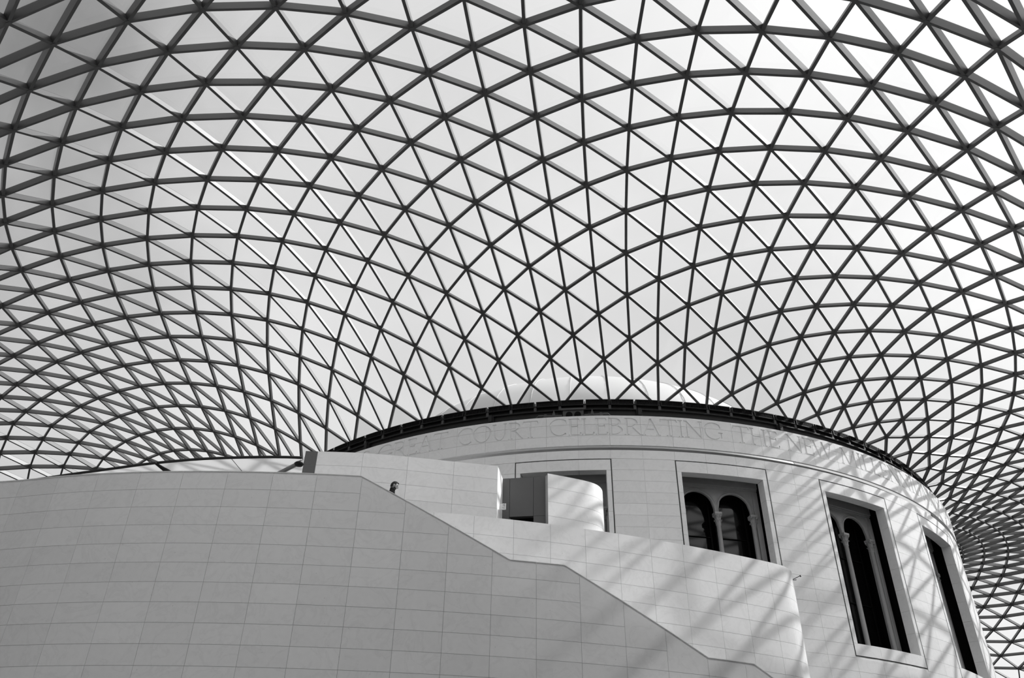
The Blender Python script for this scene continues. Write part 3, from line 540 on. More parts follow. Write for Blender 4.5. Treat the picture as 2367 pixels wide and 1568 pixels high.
# dark panels and doorway of the bridge
wb = tag(empty('wall_bridge', (-17, 24, 10.3)), 'dark clad doorway wall and curved bright stone wall leading to the drum', 'wall', kind='structure')
dk = Path([(-16.104, 24.905), (-16.75, 24.45), (-17.10, 24.21), (-17.75, 23.75)])
d0, d1, d2 = 0, az_hit(dk, -45.83), az_hit(dk, -47.59)
for a, c, z0, z1 in ((0, d1, 10.3, ZU), (d1, d2, 12.45, ZU), (d2, dk.L[-1], 12.45, ZU), (d2, dk.L[-1], 10.3, 12.44)):
    under(wb, lambda: strip(dk, samples(a+.006, c-.006), lambda u: z0, lambda u: z1, 0, -.2).build('metal_panel', PANEL))
under(wb, lambda: strip(dk, samples(d1, d2), lambda u: 10.3, lambda u: 12.45, -.19, -.25).build('doorway', BLACK))
br = Path([(-17.602, 24.153), (-17.93, 23.45), (-18.20, 22.80), (-18.30, 22.36), (-18.25, 21.98), (-18.05, 21.60), (-17.70, 21.25), (-17.2, 20.9), (-16.4, 20.35), (-15.6, 19.75)])
bj = [0, az_hit(br, -51.64), br.joint(6), br.L[-1]]
brow = [13.40-.531*k for k in range(6)]
under(wb, slab_wall, None, br, bj, brow, lambda u: ZU, limit=60, step=.09)
under(wb, lambda: strip(br, samples(0.003, br.L[-1], (), .2), lambda u: 10.3, lambda u: ZU-.015, -.012, -.22).build('wall_core', MORTAR))

# ------------------------------------------------------------------ drum of the reading room
RD, RL, RCORE = 23.0, 22.97, 22.953
def cyl(th, r, z): return Vector((r*cos(rad(th)), r*sin(rad(th)), z))
def csolid(t0, t1, z0, z1, r1, r0, n=None, b=None, mi=0):
    b = b or MB(); n = n or max(1, int(math.ceil((t1-t0)/1.3))); vs = []
    for k in range(n+1):
        t = t0+(t1-t0)*k/n
        vs += [cyl(t, r1, z0), cyl(t, r1, z1), cyl(t, r0, z1), cyl(t, r0, z0)]
    fs = [(4*k+e, 4*k+4+e, 4*k+4+(e+1) % 4, 4*k+(e+1) % 4) for k in range(n) for e in range(4)]
    fs += [(0,1,2,3), (4*n+3,4*n+2,4*n+1,4*n)]
    b.add(vs, fs, mi); return b
WC = [126.2+18*k for k in range(4)]; WH, GH = 4.82, 5.38; WZ0, WZ1, GZ0, GZ1 = 10.45, 17.28, 9.93, 17.83
dr = tag(empty('wall_drum', (0, 0, 0)), 'round pale stone drum with tall deep windows and a carved frieze', 'wall', kind='structure')
# core shell with openings at the windows
b = MB(); ths = sorted([t for c in WC for t in (c-WH-.02, c+WH+.02)]+[117+.0]+[WC[-1]+9+k*6.5 for k in range(0, 45)])
ths = [t for t in ths if t < 117+360]+[117+360]; zz = [FZ, WZ0-.02, WZ1+.02, 18.255]
for t0, t1 in zip(ths, ths[1:]):
    op = any(abs((t0+t1)/2-c) < WH for c in WC); n = max(1, int((t1-t0)/2))
    for k in range(n):
        a0 = t0+(t1-t0)*k/n; a1 = t0+(t1-t0)*(k+1)/n
        for z0, z1 in zip(zz, zz[1:]):
            if op and z0 == WZ0-.02: continue
            b.add([cyl(a0, RCORE, z0), cyl(a1, RCORE, z0), cyl(a1, RCORE, z1), cyl(a0, RCORE, z1)], [(0,1,2,3)])
b.build('drum_core', STONE, dr)
b = MB(); csolid(0, 360, 18.20, 18.53, 22.70, 22.6, 120, b); b.build('cornice_groove', MORTAR, dr)  # darker mortar colour stands in for the shade inside this groove
b = MB(); csolid(0, 360, 19.99, 20.03, RD-.01, 22.2, 120, b); b.build('wall_cap', STONE, dr)
items = []; G = .14/RD*.5*57.3*.1
GA = math.degrees(.0045/RD)
def dslab(t0, t1, z0, z1, r=RL, g=GA, gz=.005, thick=.03, put=True):
    b = csolid(t0+g, t1-g, z0+gz, z1-gz, r, r-thick)
    c = cyl((t0+t1)/2, r, (z0+z1)/2)
    sc_ = size_px([cyl(t0, r, z0), cyl(t1, r, z1), cyl(t0, r, z1)]) if seen(c, 20) else 1
    if c.x*(CAM.x-c.x)+c.y*(CAM.y-c.y) < 0: sc_ = 1
    if (t0+t1)/2 < 150 and z1 < 13.2: sc_ = 2
    if put: items.append((sc_, b))
    return b
JT = [126.2-1.8+3.6*k for k in range(-10, 20)]        # vertical joints: ten slabs to every two windows
RZ = [17.827-.532*k for k in range(22)]
def win_of(t): return next((c for c in WC if abs(t-c) < GH-.05), None)
for t0, t1 in zip(JT, JT[1:]):
    if t1 < 88 or t0 > 196: continue
    dslab(t0, t1, 17.84, 18.27)
    for z1, z0 in zip(RZ, RZ[1:]):
        t = (t0+t1)/2
        if z0 < 6.5 or (t < 150 and z1 < 12.6): continue
        if any(abs(t-c) < 3.8 for c in WC) and z1 > GZ0+.2: continue
        dslab(t0, t1, z0, z1) if not any(abs(e-(c+s*GH)) < .1 for e in (t0, t1) for c in WC for s in (-1, 1)) or z0 < GZ0-.3 else dslab(t0+(.06 if any(abs(t0-(c+GH)) < .1 for c in WC) else 0), t1-(.06 if any(abs(t1-(c-GH)) < .1 for c in WC) else 0), z0, z1)
for c in WC:                                          # raised surround of each window inside its groove
    for a, e in ((-GH, -1.8), (-1.8, 1.8), (1.8, GH)):
        dslab(c+a+(.05 if a == -GH else 0), c+e-(.05 if e == GH else 0), WZ1, GZ1-.03)
        dslab(c+a+(.05 if a == -GH else 0), c+e-(.05 if e == GH else 0), GZ0+.03, WZ0)
    for sgn in (-1, 1):
        for k in range(7):
            z1 = WZ1-.976*k; z0 = WZ1-.976*(k+1)
            if c < 150 and z1 < 12.6: continue
            a, e = sorted((c+sgn*WH, c+sgn*(GH-.05))); dslab(a, e, z0, z1)
spread(items, 'stone_slab', [STONE], dr, 300)
for c in WC:                                          # dark sealant strips round each surround, the groove's shade put into their colour
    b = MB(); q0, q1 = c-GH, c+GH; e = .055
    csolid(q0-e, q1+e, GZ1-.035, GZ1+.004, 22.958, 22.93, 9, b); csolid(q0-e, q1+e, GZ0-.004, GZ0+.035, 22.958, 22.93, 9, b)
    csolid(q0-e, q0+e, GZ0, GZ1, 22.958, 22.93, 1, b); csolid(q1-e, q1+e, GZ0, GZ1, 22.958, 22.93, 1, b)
    b.build('gap_shade_strip', GROOVE_SHADE, dr)

# ---- carved inscription: cut letters taken out of the frieze slabs
TH, TN = .060, .032                                   # half widths of thick and thin strokes (letter height 1)
def arc(cx, cy, rx, ry, a0, a1, n=14, wf=None):
    out = []
    for k in range(n+1):
        t = rad(a0+(a1-a0)*k/n); wv = TN+(TH-TN)*abs(cos(t)) if wf is None else wf(k/n)
        out.append((cx+rx*cos(t), cy+ry*sin(t), wv))
    return out
def ln(x0, y0, x1, y1, a=TH, c=None): return [(x0, y0, a), (x1, y1, a if c is None else c)]
def sf(x, y, wd=.2): return [(x-wd/2, y, TN*.8), (x+wd/2, y, TN*.8)]
GLY = {
 'I': (.30, [ln(.15, 0, .15, 1), sf(.15, .02), sf(.15, .98)]),
 'T': (.74, [ln(.37, 0, .37, .97), ln(.02, .97, .72, .97, TN), ln(.03, .97, .0, .83, TN), ln(.71, .97, .74, .83, TN), sf(.37, .02, .24)]),
 'H': (.84, [ln(.14, 0, .14, 1), ln(.70, 0, .70, 1), ln(.14, .52, .70, .52, TN)]+[sf(x, y) for x in (.14, .70) for y in (.02, .98)]),
 'E': (.58, [ln(.14, 0, .14, 1), ln(.05, .975, .50, .975, TN), ln(.14, .52, .44, .52, TN), ln(.05, .025, .54, .025, TN), ln(.50, .975, .51, .85, TN), ln(.54, .025, .57, .17, TN), ln(.44, .44, .44, .60, TN)]),
 'L': (.58, [ln(.14, 0, .14, 1), sf(.14, .98), ln(.05, .025, .53, .025, TN), ln(.53, .025, .56, .18, TN)]),
 'A': (.84, [ln(.10, 0, .42, 1, TN), ln(.42, 1, .74, 0), ln(.22, .36, .62, .36, TN), sf(.10, .02, .18), sf(.74, .02, .2)]),
 'N': (.88, [ln(.13, 0, .13, .98, TN), ln(.11, .98, .74, .02), ln(.74, 0, .74, 1, TN), sf(.13, .02, .18), sf(.09, .98, .16), sf(.74, .98, .18)]),
 'M': (1.0, [ln(.10, 0, .18, .98, TN), ln(.18, .98, .50, .04), ln(.50, .04, .82, .98, TN), ln(.82, .98, .90, 0), sf(.10, .02, .16), sf(.90, .02, .18), sf(.14, .98, .12), sf(.85, .98, .12)]),
 'W': (1.12, [ln(.06, .98, .32, .02), ln(.32, .02, .56, .96, TN), ln(.56, .96, .80, .02), ln(.80, .02, 1.05, .98, TN), sf(.06, .98, .18), sf(.56, .98, .14), sf(1.05, .98, .16)]),
 'U': (.82, [ln(.14, .98, .14, .36)+arc(.41, .36, .27, .36, 180, 360, 10)[1:]+[(.68, .98, TN)], sf(.14, .98), sf(.68, .98, .18)]),
 'C': (.82, [arc(.47, .5, .42, .49, 48, 312, 18), ln(.75, .86, .77, .70, TN)]),
 'G': (.90, [arc(.47, .5, .42, .49, 48, 318, 18), ln(.75, .86, .77, .70, TN), ln(.78, .42, .78, .12), sf(.77, .42, .2)]),
 'O': (.98, [arc(.49, .5, .43, .49, 90, 270, 12), arc(.49, .5, .43, .49, -90, 90, 12)]),
 'D': (.88, [ln(.14, 0, .14, 1), arc(.30, .5, .50, .475, 90, -90, 14), ln(.05, .975, .31, .975, TN), ln(.05, .025, .31, .025, TN)]),
 'R': (.76, [ln(.14, 0, .14, 1), arc(.30, .735, .28, .24, 90, -90, 10), ln(.05, .975, .31, .975, TN), ln(.14, .495, .31, .495, TN), ln(.34, .49, .68, .02), sf(.14, .02), sf(.69, .02, .16)]),
 'B': (.68, [ln(.14, 0, .14, 1), arc(.28, .755, .25, .22, 90, -90, 10), arc(.28, .28, .32, .255, 90, -90, 10), ln(.05, .975, .29, .975, TN), ln(.14, .535, .29, .535, TN), ln(.05, .025, .29, .025, TN)]),
 'S': (.58, [[(.47, .80, TN), (.44, .92, TN), (.30, .975, TN), (.15, .91, .04), (.11, .77, .05), (.17, .65, TH), (.31, .53, TH), (.43, .41, TH), (.48, .27, .05), (.43, .10, .04), (.28, .025, TN), (.13, .07, TN), (.08, .22, TN)]]),
}
WORDS = [('THIS', 93.9, 101.35), ('GREAT', 102.43, 112.43), ('COURT', 113.65, 123.40), ('CELEBRATING', 124.66, 144.89), ('THE', 146.14, 152.03), ('NEW', 153.02, 159.81), ('MILLENNIUM', 161.0, 181.2), ('IS', 182.3, 184.9), ('DEDICATED', 186.2, 203.6)]
ZL0, ZLH = 19.02, .87
letters = []                                          # (theta0, theta1, [strokes as (theta, z, half width m, tangent...)])
for word, ta, te in WORDS:
    wsum = sum(GLY[ch][0] for ch in word); ind = ln and 0
    sx = (te-ta)/wsum; x = 0
    kx = sx/math.degrees(ZLH/RD)                      # stretch of the letters' width
    for ch in word:
        wd, st = GLY[ch]; letters.append((ta+x*sx, ta+(x+wd)*sx, ch, ta+x*sx, kx)); x += wd
def letter_cutter(b, L):
    _, _, ch, t0, kx = L
    for st in GLY[ch][1]:
        P = [((x*kx)*ZLH, y*ZLH, hw*ZLH) for x, y, hw in st]
        if len(P) == 2:                               # lengthen subdivision of long straight strokes so they follow the curve
            P = [P[0], tuple((P[0][q]+P[1][q])/2 for q in range(3)), P[1]]
        n = len(P); vs = []
        for k, (x, y, hw) in enumerate(P):
            x0, y0, _h0 = P[max(k-1, 0)]; x1, y1, _h1 = P[min(k+1, n-1)]; l = math.hypot(x1-x0, y1-y0); nx, ny = -(y1-y0)/l, (x1-x0)/l
            dep = min(.055, .03+.4*hw)
            for s, o in ((-1, .03), (1, .03), (1, .0), (.72, -dep), (-.72, -dep), (-1, .0)):
                vs.append(cyl(t0+math.degrees((x+s*hw*nx)/RD), RD+o, ZL0+y+s*hw*ny))
        fs = [(6*k+e, 6*k+(e+1) % 6, 6*k+6+(e+1) % 6, 6*k+6+e) for k in range(n-1) for e in range(6)]
        fs += [(5,4,3,2,1,0), tuple(6*(n-1)+e for e in range(6))]
        b.add(vs, fs)
FR = [20.0, 19.574, 18.996, 18.49]
for t0, t1 in zip(JT, JT[1:]):
    if t1 < 92 or t0 > 196: continue
    for r in range(3):
        z1, z0 = FR[r], FR[r+1]
        b = csolid(t0+GA, t1-GA, z0+.005, z1-.005, RD, RD-.09)
        o = b.build('frieze_slab', STONE, dr, fix=True)
        if r < 2:
            cb = MB()
            for L in letters:
                if L[1]+.15 > t0 and L[0]-.15 < t1: letter_cutter(cb, L)
            if cb.v:
                co = cb.build('cutter', STONE, fix=True)
                md = o.modifiers.new('b', 'BOOLEAN'); md.operation = 'DIFFERENCE'; md.solver = 'EXACT'; md.use_self = True; md.object = co
                bpy.context.view_layer.update()
                me = bpy.data.meshes.new_from_object(o.evaluated_get(bpy.context.evaluated_depsgraph_get()))
                o.modifiers.clear()
                if len(me.polygons) > 6: o.data = me
                bpy.data.objects.remove(co)
# rest of the frieze, round the back
csolid(JT[-1], JT[0]+360, 18.49, 20.0, RD, RD-.09, 60).build('frieze_slab', STONE, dr)

# ---- windows: deep stone reveal, old two-light arched window behind it, dark glass
def local(c):                                         # frame at the window's centre line
    rdir = Vector((cos(rad(c)), sin(rad(c)), 0)); td = Vector((-sin(rad(c)), cos(rad(c)), 0)); return rdir, td
for wi_, c in enumerate(WC):
    W = tag(empty('window_%d' % (wi_+1), cyl(c, 22, WZ0)), ['tall drum window half hidden behind the curved bright wall', 'arched drum window above the bright inner wall', 'full height arched drum window beside the inner wall end', 'narrow seen drum window nearest the edge of the drum'][wi_], 'window', kind='structure')
    rdir, td = local(c)
    def put(b, nm, mm, par=None, **k):
        o = b.build(nm, mm, None, **k)
        reparent(o, W) if par is None else None
        if par is not None: o.parent = par
        return o
    for sgn in (-1, 1):
        for k in range(7):
            z1 = WZ1-.976*k; z0 = z1-.976
            a, e = sorted((c+sgn*WH, c+sgn*(WH+.45)))
            put(csolid(a, e, z0+.004, z1-.004, RL-.005, 22.5, 1), 'reveal_slab', STONE)
    for a, e in ((-WH, -1.8), (-1.8, 1.8), (1.8, WH)):
        put(csolid(c+a+.012, c+e-.012, WZ1, WZ1+.2, RL-.005, 22.5, 3), 'lintel_slab', STONE)
        put(csolid(c+a+.012, c+e-.012, WZ0-.2, WZ0, RL-.005, 22.3, 3), 'sill_slab', STONE)
    O = rdir*21.8
    q = lambda u, z, d=0.: O+td*u+rdir*d+Vector((0, 0, z))
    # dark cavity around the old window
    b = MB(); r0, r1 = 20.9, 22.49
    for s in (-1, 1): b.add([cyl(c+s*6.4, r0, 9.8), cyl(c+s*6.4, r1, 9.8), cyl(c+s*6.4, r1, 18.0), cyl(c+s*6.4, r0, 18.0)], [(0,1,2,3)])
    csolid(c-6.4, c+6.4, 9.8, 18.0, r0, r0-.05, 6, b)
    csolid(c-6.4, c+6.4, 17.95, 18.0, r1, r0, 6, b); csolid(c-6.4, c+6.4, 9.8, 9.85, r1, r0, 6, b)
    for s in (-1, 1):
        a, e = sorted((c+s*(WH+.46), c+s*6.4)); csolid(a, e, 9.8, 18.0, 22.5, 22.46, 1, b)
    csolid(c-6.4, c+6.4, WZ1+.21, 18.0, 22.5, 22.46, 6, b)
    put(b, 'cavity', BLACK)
    # pierced stone panel with two stilted arches
    AC, AR, ZS, ZT_, ZB = .87, .76, 16.17, 17.95, 10.2; TK = -.10
    b = MB(); edge = []
    for s in (-1, 1):
        pr = [(s*2.04, ZB), (s*2.04, ZT_), (s*(AC+AR), ZT_), (s*(AC+AR), ZB)]
        b.prism([q(u, z) for u, z in pr], rdir*TK)
    def over(x0, x1, f):
        n = 16
        for k in range(n):
            u0 = x0+(x1-x0)*k/n; u1 = x0+(x1-x0)*(k+1)/n
            b.prism([q(u0, f(u0)), q(u0, ZT_), q(u1, ZT_), q(u1, f(u1))], rdir*TK)
    for s in (-1, 1): over(s*AC-AR, s*AC+AR, lambda u: ZS+math.sqrt(max(0, AR*AR-(u-s*AC)**2)))
    b.prism([q(-(AC-AR), 15.95), q(-(AC-AR), ZT_), q(AC-AR, ZT_), q(AC-AR, 15.95)], rdir*TK)
    put(b, 'arch_panel', OLD, fix=True)
    b = MB()
    for z0, z1, d in ((17.10, 17.95, .05), (17.16, 17.95, .10), (17.24, 17.95, .16)):
        b.box(q(0, (z0+z1)/2, d/2), td*2.06, rdir*(d/2), Vector((0, 0, (z1-z0)/2)))
    put(b, 'fascia', OLD)
    b = MB()
    for s in (-1, 1): b.box(q(s*1.93, 13.6, .04), td*.12, rdir*.05, Vector((0, 0, 3.5)))
    put(b, 'jamb_moulding', OLD)
    for s in (-1, 1):
        b = MB()
        pa = [q(s*AC-AR-.05, 15.95)]+[q(s*AC+(AR+.05)*cos(rad(t)), ZS+(AR+.05)*sin(rad(t))) for t in range(180, -1, -6)]+[q(s*AC+AR+.05, 15.95)]
        b.tube(pa, .045, 6); pa = [p+rdir*.0 for p in pa]
        pb = [q(s*AC-AR-.13, 15.95)]+[q(s*AC+(AR+.13)*cos(rad(t)), ZS+(AR+.13)*sin(rad(t))) for t in range(180, -1, -6)]+[q(s*AC+AR+.13, 15.95)]
        b.tube(pb, .03, 6); put(b, 'arch_moulding', OLD, smooth=True)
    for s in (-1, 0, 1):                              # middle column and the two half hidden jamb columns
        u = s*1.70; b = MB(); base = q(u, 0, .02)
        b.lathe([(.17, 10.3), (.17, 10.5), (.14, 10.56), (.155, 10.62), (.115, 10.68), (.108, 10.8), (.108, 12.8), (.098, 15.34), (.115, 15.36), (.115, 15.40), (.095, 15.41)], base, 18)
        col = put(b, 'column', OLD, smooth=True)
        b = MB()                                      # leafy capital: bell, two tiers of curling leaves, corner volutes, abacus
        b.lathe([(.098, 15.40), (.105, 15.6), (.13, 15.78), (.17, 15.86)], base, 16)
        for tier, (zb, ht, r0) in enumerate(((15.40, .20, .105), (15.52, .26, .115))):
            for k in range(8):
                t = (k+.5*tier)*pi/4; a = cos(t)*td+sin(t)*rdir; s2 = -sin(t)*td+cos(t)*rdir
                pp = [base+a*(r0+dx)+Vector((0, 0, zb+ht*hz)) for dx, hz in ((0, 0), (.018, .55), (.05, .9), (.085, .98), (.088, .84))]
                wv = (.035, .045, .04, .028, .012); vs = []
                for p_, w_ in zip(pp, wv): vs += [p_-s2*w_, p_+s2*w_, p_+s2*w_*.6-a*.018, p_-s2*w_*.6-a*.018]
                fs = [(4*n_+e, 4*n_+(e+1) % 4, 4*n_+4+(e+1) % 4, 4*n_+4+e) for n_ in range(4) for e in range(4)]+[(3,2,1,0), (16,17,18,19)]
                b.add(vs, fs)
        for k in range(4):
            t = pi/4+k*pi/2; a = cos(t)*td+sin(t)*rdir; s2 = -sin(t)*td+cos(t)*rdir; cc = base+a*.185+Vector((0, 0, 15.81))
            b.tube([cc-s2*.03, cc+s2*.03], .042, 10); b.tube([base+a*.11+Vector((0, 0, 15.62)), base+a*.16+Vector((0, 0, 15.76)), cc+Vector((0, 0, .03))], .02, 6)
        b.box(base+Vector((0, 0, 15.90)), td*.17, rdir*.17, Vector((0, 0, .05)))
        b.build('capital', OLD, col, smooth=False)
        col.matrix_parent_inverse = Matrix.Translation(W.location).inverted()
    for s in (-1, 1):
        b = MB(); b.box(q(s*AC, 13.8, -.62), td*(AR+.02), rdir*.01, Vector((0, 0, 3.6))); put(b, 'glass_pane', DGLASS)
        b = MB()
        for z in (12.9, 15.0): b.box(q(s*AC, z, -.58), td*(AR+.02), rdir*.02, Vector((0, 0, .018)))
        for e in (-1, 1): b.box(q(s*AC+e*(AR-.03), 13.8, -.58), td*.035, rdir*.02, Vector((0, 0, 3.6)))
        put(b, 'glazing_bar', BLACK)

# ------------------------------------------------------------------ black ring of louvred boxes on the drum's top
tr = tag(empty('trim_1', (0, 0, 20.03)), 'black ring of louvred boxes crowning the drum under the roof edge', 'trim', kind='structure')
def ring(nm, z0, z1, r1, r0, mm):
    o = csolid(0, 360, z0, z1, r1, r0, 180).build(nm, mm); reparent(o, tr); return o
ring('channel', 20.02, 20.30, 22.50, 22.2, RINGG); ring('upper_channel', 20.30, 20.62, 22.44, 22.2, RINGG); ring('lip', 20.60, 20.66, 22.56, 22.2, RING); ring('box_bed', 20.66, 20.86, 22.42, 22.1, RING); ring('top_rail', 20.86, 21.12, 22.24, 22.1, RING)
# one louvred box, modelled at angle zero, then copied round the ring
b = MB(); h = 1.37
csolid(-h, h, 20.845, 21.10, 22.52, 22.25, 2, b)
vs = []; 
for t in (-h, h): vs += [cyl(t, 22.60, 20.84), cyl(t, 22.60, 21.13), cyl(t, 22.50, 21.18), cyl(t, 22.25, 21.16)]
b.add(vs, [(1,2,6,5), (2,3,7,6)], 1)
for z0, z1 in ((20.84, 20.875), (21.10, 21.135)): csolid(-h, h, z0, z1, 22.60, 22.5, 2, b)
for t in (-h, h-.1): csolid(t, t+.1, 20.84, 21.13, 22.60, 22.5, 1, b)
for k in range(16): t = -h+.16*(k+1); csolid(t, t+.035, 20.86, 21.11, 22.59, 22.5, 1, b)
bm_ = b.mesh('louvre_box', [RING, GREYD])
b = MB(); csolid(-.16, .16, 20.64, 20.84, 22.56, 22.3, 1, b); b.tube([cyl(0, 22.56, 20.86), cyl(0, 22.5, 21.08)], .02, 6); br_ = b.mesh('box_bracket', [GREYD])
for k in range(120):
    o = bpy.data.objects.new('louvre_box', bm_); C.objects.link(o); o.rotation_euler[2] = rad(124.42+3*k); reparent(o, tr)
    o = bpy.data.objects.new('box_bracket', br_); C.objects.link(o); o.rotation_euler[2] = rad(122.92+3*k); reparent(o, tr)
for k in range(20):
    b = MB(); csolid(-.35, .35, 20.03, 20.62, 22.56, 22.4, 1, b); csolid(-.2, .2, 20.25, 20.62, 22.7, 22.5, 1, b)
    o = b.build('roof_bearing', RINGG); o.rotation_euler[2] = rad(117.4+18*k); reparent(o, tr)

# maintenance cradle on the drum's rim: plate with two wheels, folded arms to either side
t = tag(empty('maintenance_cradle', cyl(127.55, 22.75, 20.03)), 'dark maintenance cradle with two wheels and folded arms on the drum rim', 'cradle')
def ct(b, nm, mm, par=None, **k):
    o = b.build(nm, mm, None, **k); reparent(o, t) if par is None else None
    if par: o.parent = par
    return o
rdir, td = local(127.55)
b = MB(); csolid(126.3, 128.75, 20.15, 20.58, 22.72, 22.6, 3, b); csolid(126.1, 128.95, 20.5, 20.6, 22.78, 22.58, 3, b); ct(b, 'plate', GREYD)
for th in (127.05, 128.05):
    rr, tt = local(th); b = MB(); cc = cyl(th, 22.78, 20.22)
    b.lathe([(.05, -.05), (.15, -.05), (.16, 0), (.15, .05), (.05, .05)], (0, 0, 0), 18)
    M = Matrix((tt, Vector((0, 0, 1)), rr)).transposed()
    b.v = [tuple(cc+M @ Vector(p)) for p in b.v]; wh = ct(b, 'wheel', BLACK, smooth=False)
for s in (-1, 1):
    b = MB(); e0 = 127.5+s*1.3; e1 = 127.5+s*4.1
    b.tube([cyl(e0, 22.76, 20.20), cyl(e1, 22.80, 20.24)], .05, 8); b.tube([cyl(e0+s*.6, 22.82, 20.13), cyl(e1-s*.6, 22.84, 20.14)], .03, 6)
    b.tube([cyl(e1-s*.02, 22.80, 20.24), cyl(e1+s*.35, 22.78, 20.12), cyl(e1+s*.4, 22.78, 20.03)], .025, 6)
    for k in (.35, .7): csolid(127.5+s*(1.3+2.8*k)-.14, 127.5+s*(1.3+2.8*k)+.14, 20.14, 20.28, 22.87, 22.74, 1, b)
    ct(b, 'arm', GREYD)
    b = MB(); th = 127.5+s*2.25; b.add([cyl(th-.28, 22.84, 20.1), cyl(th+.28, 22.84, 20.1), cyl(th, 22.84, 20.50), cyl(th-.28, 22.78, 20.1), cyl(th+.28, 22.78, 20.1), cyl(th, 22.78, 20.50)], [(0,1,2), (5,4,3), (0,3,4,1), (1,4,5,2), (2,5,3,0)]); ct(b, 'fin', GREYD)
    b = MB()
    for zz_ in (20.24, 20.30, 20.36): b.tube([cyl(127.5+s*1.25, 22.74, zz_), cyl(127.5+s*1.75, 22.74, zz_)], .014, 5)
    ct(b, 'cable', BLACK)

# ------------------------------------------------------------------ dome of the reading room above the drum, seen through the glass
b = MB(); prof = [(15.0, 20.2)]+[(15.0*cos(rad(a)), 25.0+6.7*sin(rad(a))) for a in range(0, 90, 5)]+[(.3, 31.7)]
b.lathe(prof, (0, 0, 0), 60); dm = tag(empty('dome', (0, 0, 21)), 'pale ribbed dome faintly visible through the glass above the drum', 'dome')
o = b.build('dome_shell', DOMEM, None, smooth=True); reparent(o, dm)
for k in range(40):
    b = MB(); t = 9*k
    b.tube([cyl(t, 15.02*cos(rad(a))+.02, 25.0+6.72*sin(rad(a))) for a in range(0, 88, 6)], .025, 5); o = b.build('dome_rib', DOMEM); reparent(o, dm)

# ------------------------------------------------------------------ white canopy over the terrace
t = tag(empty('canopy', (-9.0, 32.5, 10.3)), 'white fabric canopy with a dark rim tube above the curved parapet', 'canopy')
near = Path([(-1.0, 37.2), (-2.8, 36.45), (-4.611, 35.60), (-6.212, 34.80), (-7.675, 34.056), (-9.264, 33.094), (-10.524, 32.147), (-11.458, 31.356), (-12.069, 30.741)])
def add(b, nm, mm, **k): o = b.build(nm, mm, None, **k); reparent(o, t); return o
us = samples(0, near.L[-1], (), .5)
vs = []; nU = len(us); nV = 8; zc = 13.92
for u in us:
    p, n = near.at(u)
    for v in range(nV+1):
        d = v/nV; sag = .12*sin(pi*d); q_ = p-n*(5.0*d); vs.append((q_.x, q_.y, zc-sag+.35*d))
fs = [(a*(nV+1)+v, (a+1)*(nV+1)+v, (a+1)*(nV+1)+v+1, a*(nV+1)+v+1) for a in range(nU-1) for v in range(nV)]
b = MB(); b.add(vs, fs); o = add(b, 'fabric', FABRIC, smooth=True)
b = MB(); b.tube([Vector(vs[a*(nV+1)+v])-Vector((0, 0, .012)) for a, v in ((int(nU*.78)+v//3, v) for v in range(nV+1))], .012, 5); add(b, 'seam', GREYM)
b = MB(); b.tube([near.pt(u, .02, zc+.01) for u in us], .05, 8); add(b, 'rim_tube', RINGG, smooth=True)
b = MB(); b.tube([(-7.94, 34.05, 13.88), (-7.75, 33.62, 13.86), (-7.49, 33.15, 13.86), (-7.3, 32.9, 13.80)], [.04, .07, .15, .17], 8); add(b, 'strut', RING)
b = MB(); b.tube([(-11.93, 30.63, 13.88), (-10.85, 30.85, 13.68), (-10.2, 31.0, 13.4)], .075, 8); add(b, 'strut', GREYM)
b = MB(); b.tube([(-12.22, 30.69, 10.3), (-12.215, 30.70, 13.93)], .03, 8); add(b, 'post', RING)
b = MB(); b.lathe([(.02, -.09), (.13, -.07), (.17, 0), (.12, .05), (.04, .07)], (-11.80, 30.66, 13.82), 16); hb = add(b, 'lamp', RING, smooth=True)
b = MB(); b.tube([(-7.3, 32.9, 10.3), (-7.3, 32.9, 13.85)], .08, 10); add(b, 'post', RING)

# ------------------------------------------------------------------ small sign with an arrow at the wall's end
sg = Vector((-16.469, 25.241, 12.632)); f = (CAM-sg); f.z = 0; f.normalize(); f = (Matrix.Rotation(rad(-12), 3, 'Z') @ f); sx_ = Vector((0, 0, 1)).cross(f)
t = tag(empty('wall_sign', sg), 'small white square sign with an arrow beside the dark doorway wall', 'sign')
SQ = lambda x, y, d=0.: sg+sx_*x+Vector((0, 0, y))+f*d
b = MB(); b.box(SQ(0, 0), sx_*.115, f*.01, Vector((0, 0, .115))); add(b, 'board', PAINT)
b = MB(); b.prism([SQ(x, y, .0125) for x, y in ((.018, .02), (.026, .02), (.026, .055), (.040, .055), (.022, .088), (.004, .055), (.018, .055))], f*.004)
add(b, 'arrow', INK)
for x, y in ((.07, .08), (.07, .03)): b = MB(); b.prism([SQ(x-.014, y-.012 if y > .05 else y-.014, .0125), SQ(x+.014, y-.012 if y > .05 else y-.014, .0125), SQ(x+.012, y+.012, .0125), SQ(x-.012, y+.012, .0125)], f*.004); add(b, 'pictogram', INK)
b = MB(); rr_ = random.Random(3)
for y, x0 in ((-.025, -.02), (-.068, .0)):
    x = x0
    while x < .085: wv = rr_.uniform(.006, .014); b.box(SQ(x+wv/2, y, .0135), sx_*(wv/2), f*.001, Vector((0, 0, .0055))); x += wv+.004
tag(add(b, 'lettering', INK), kind='stuff')
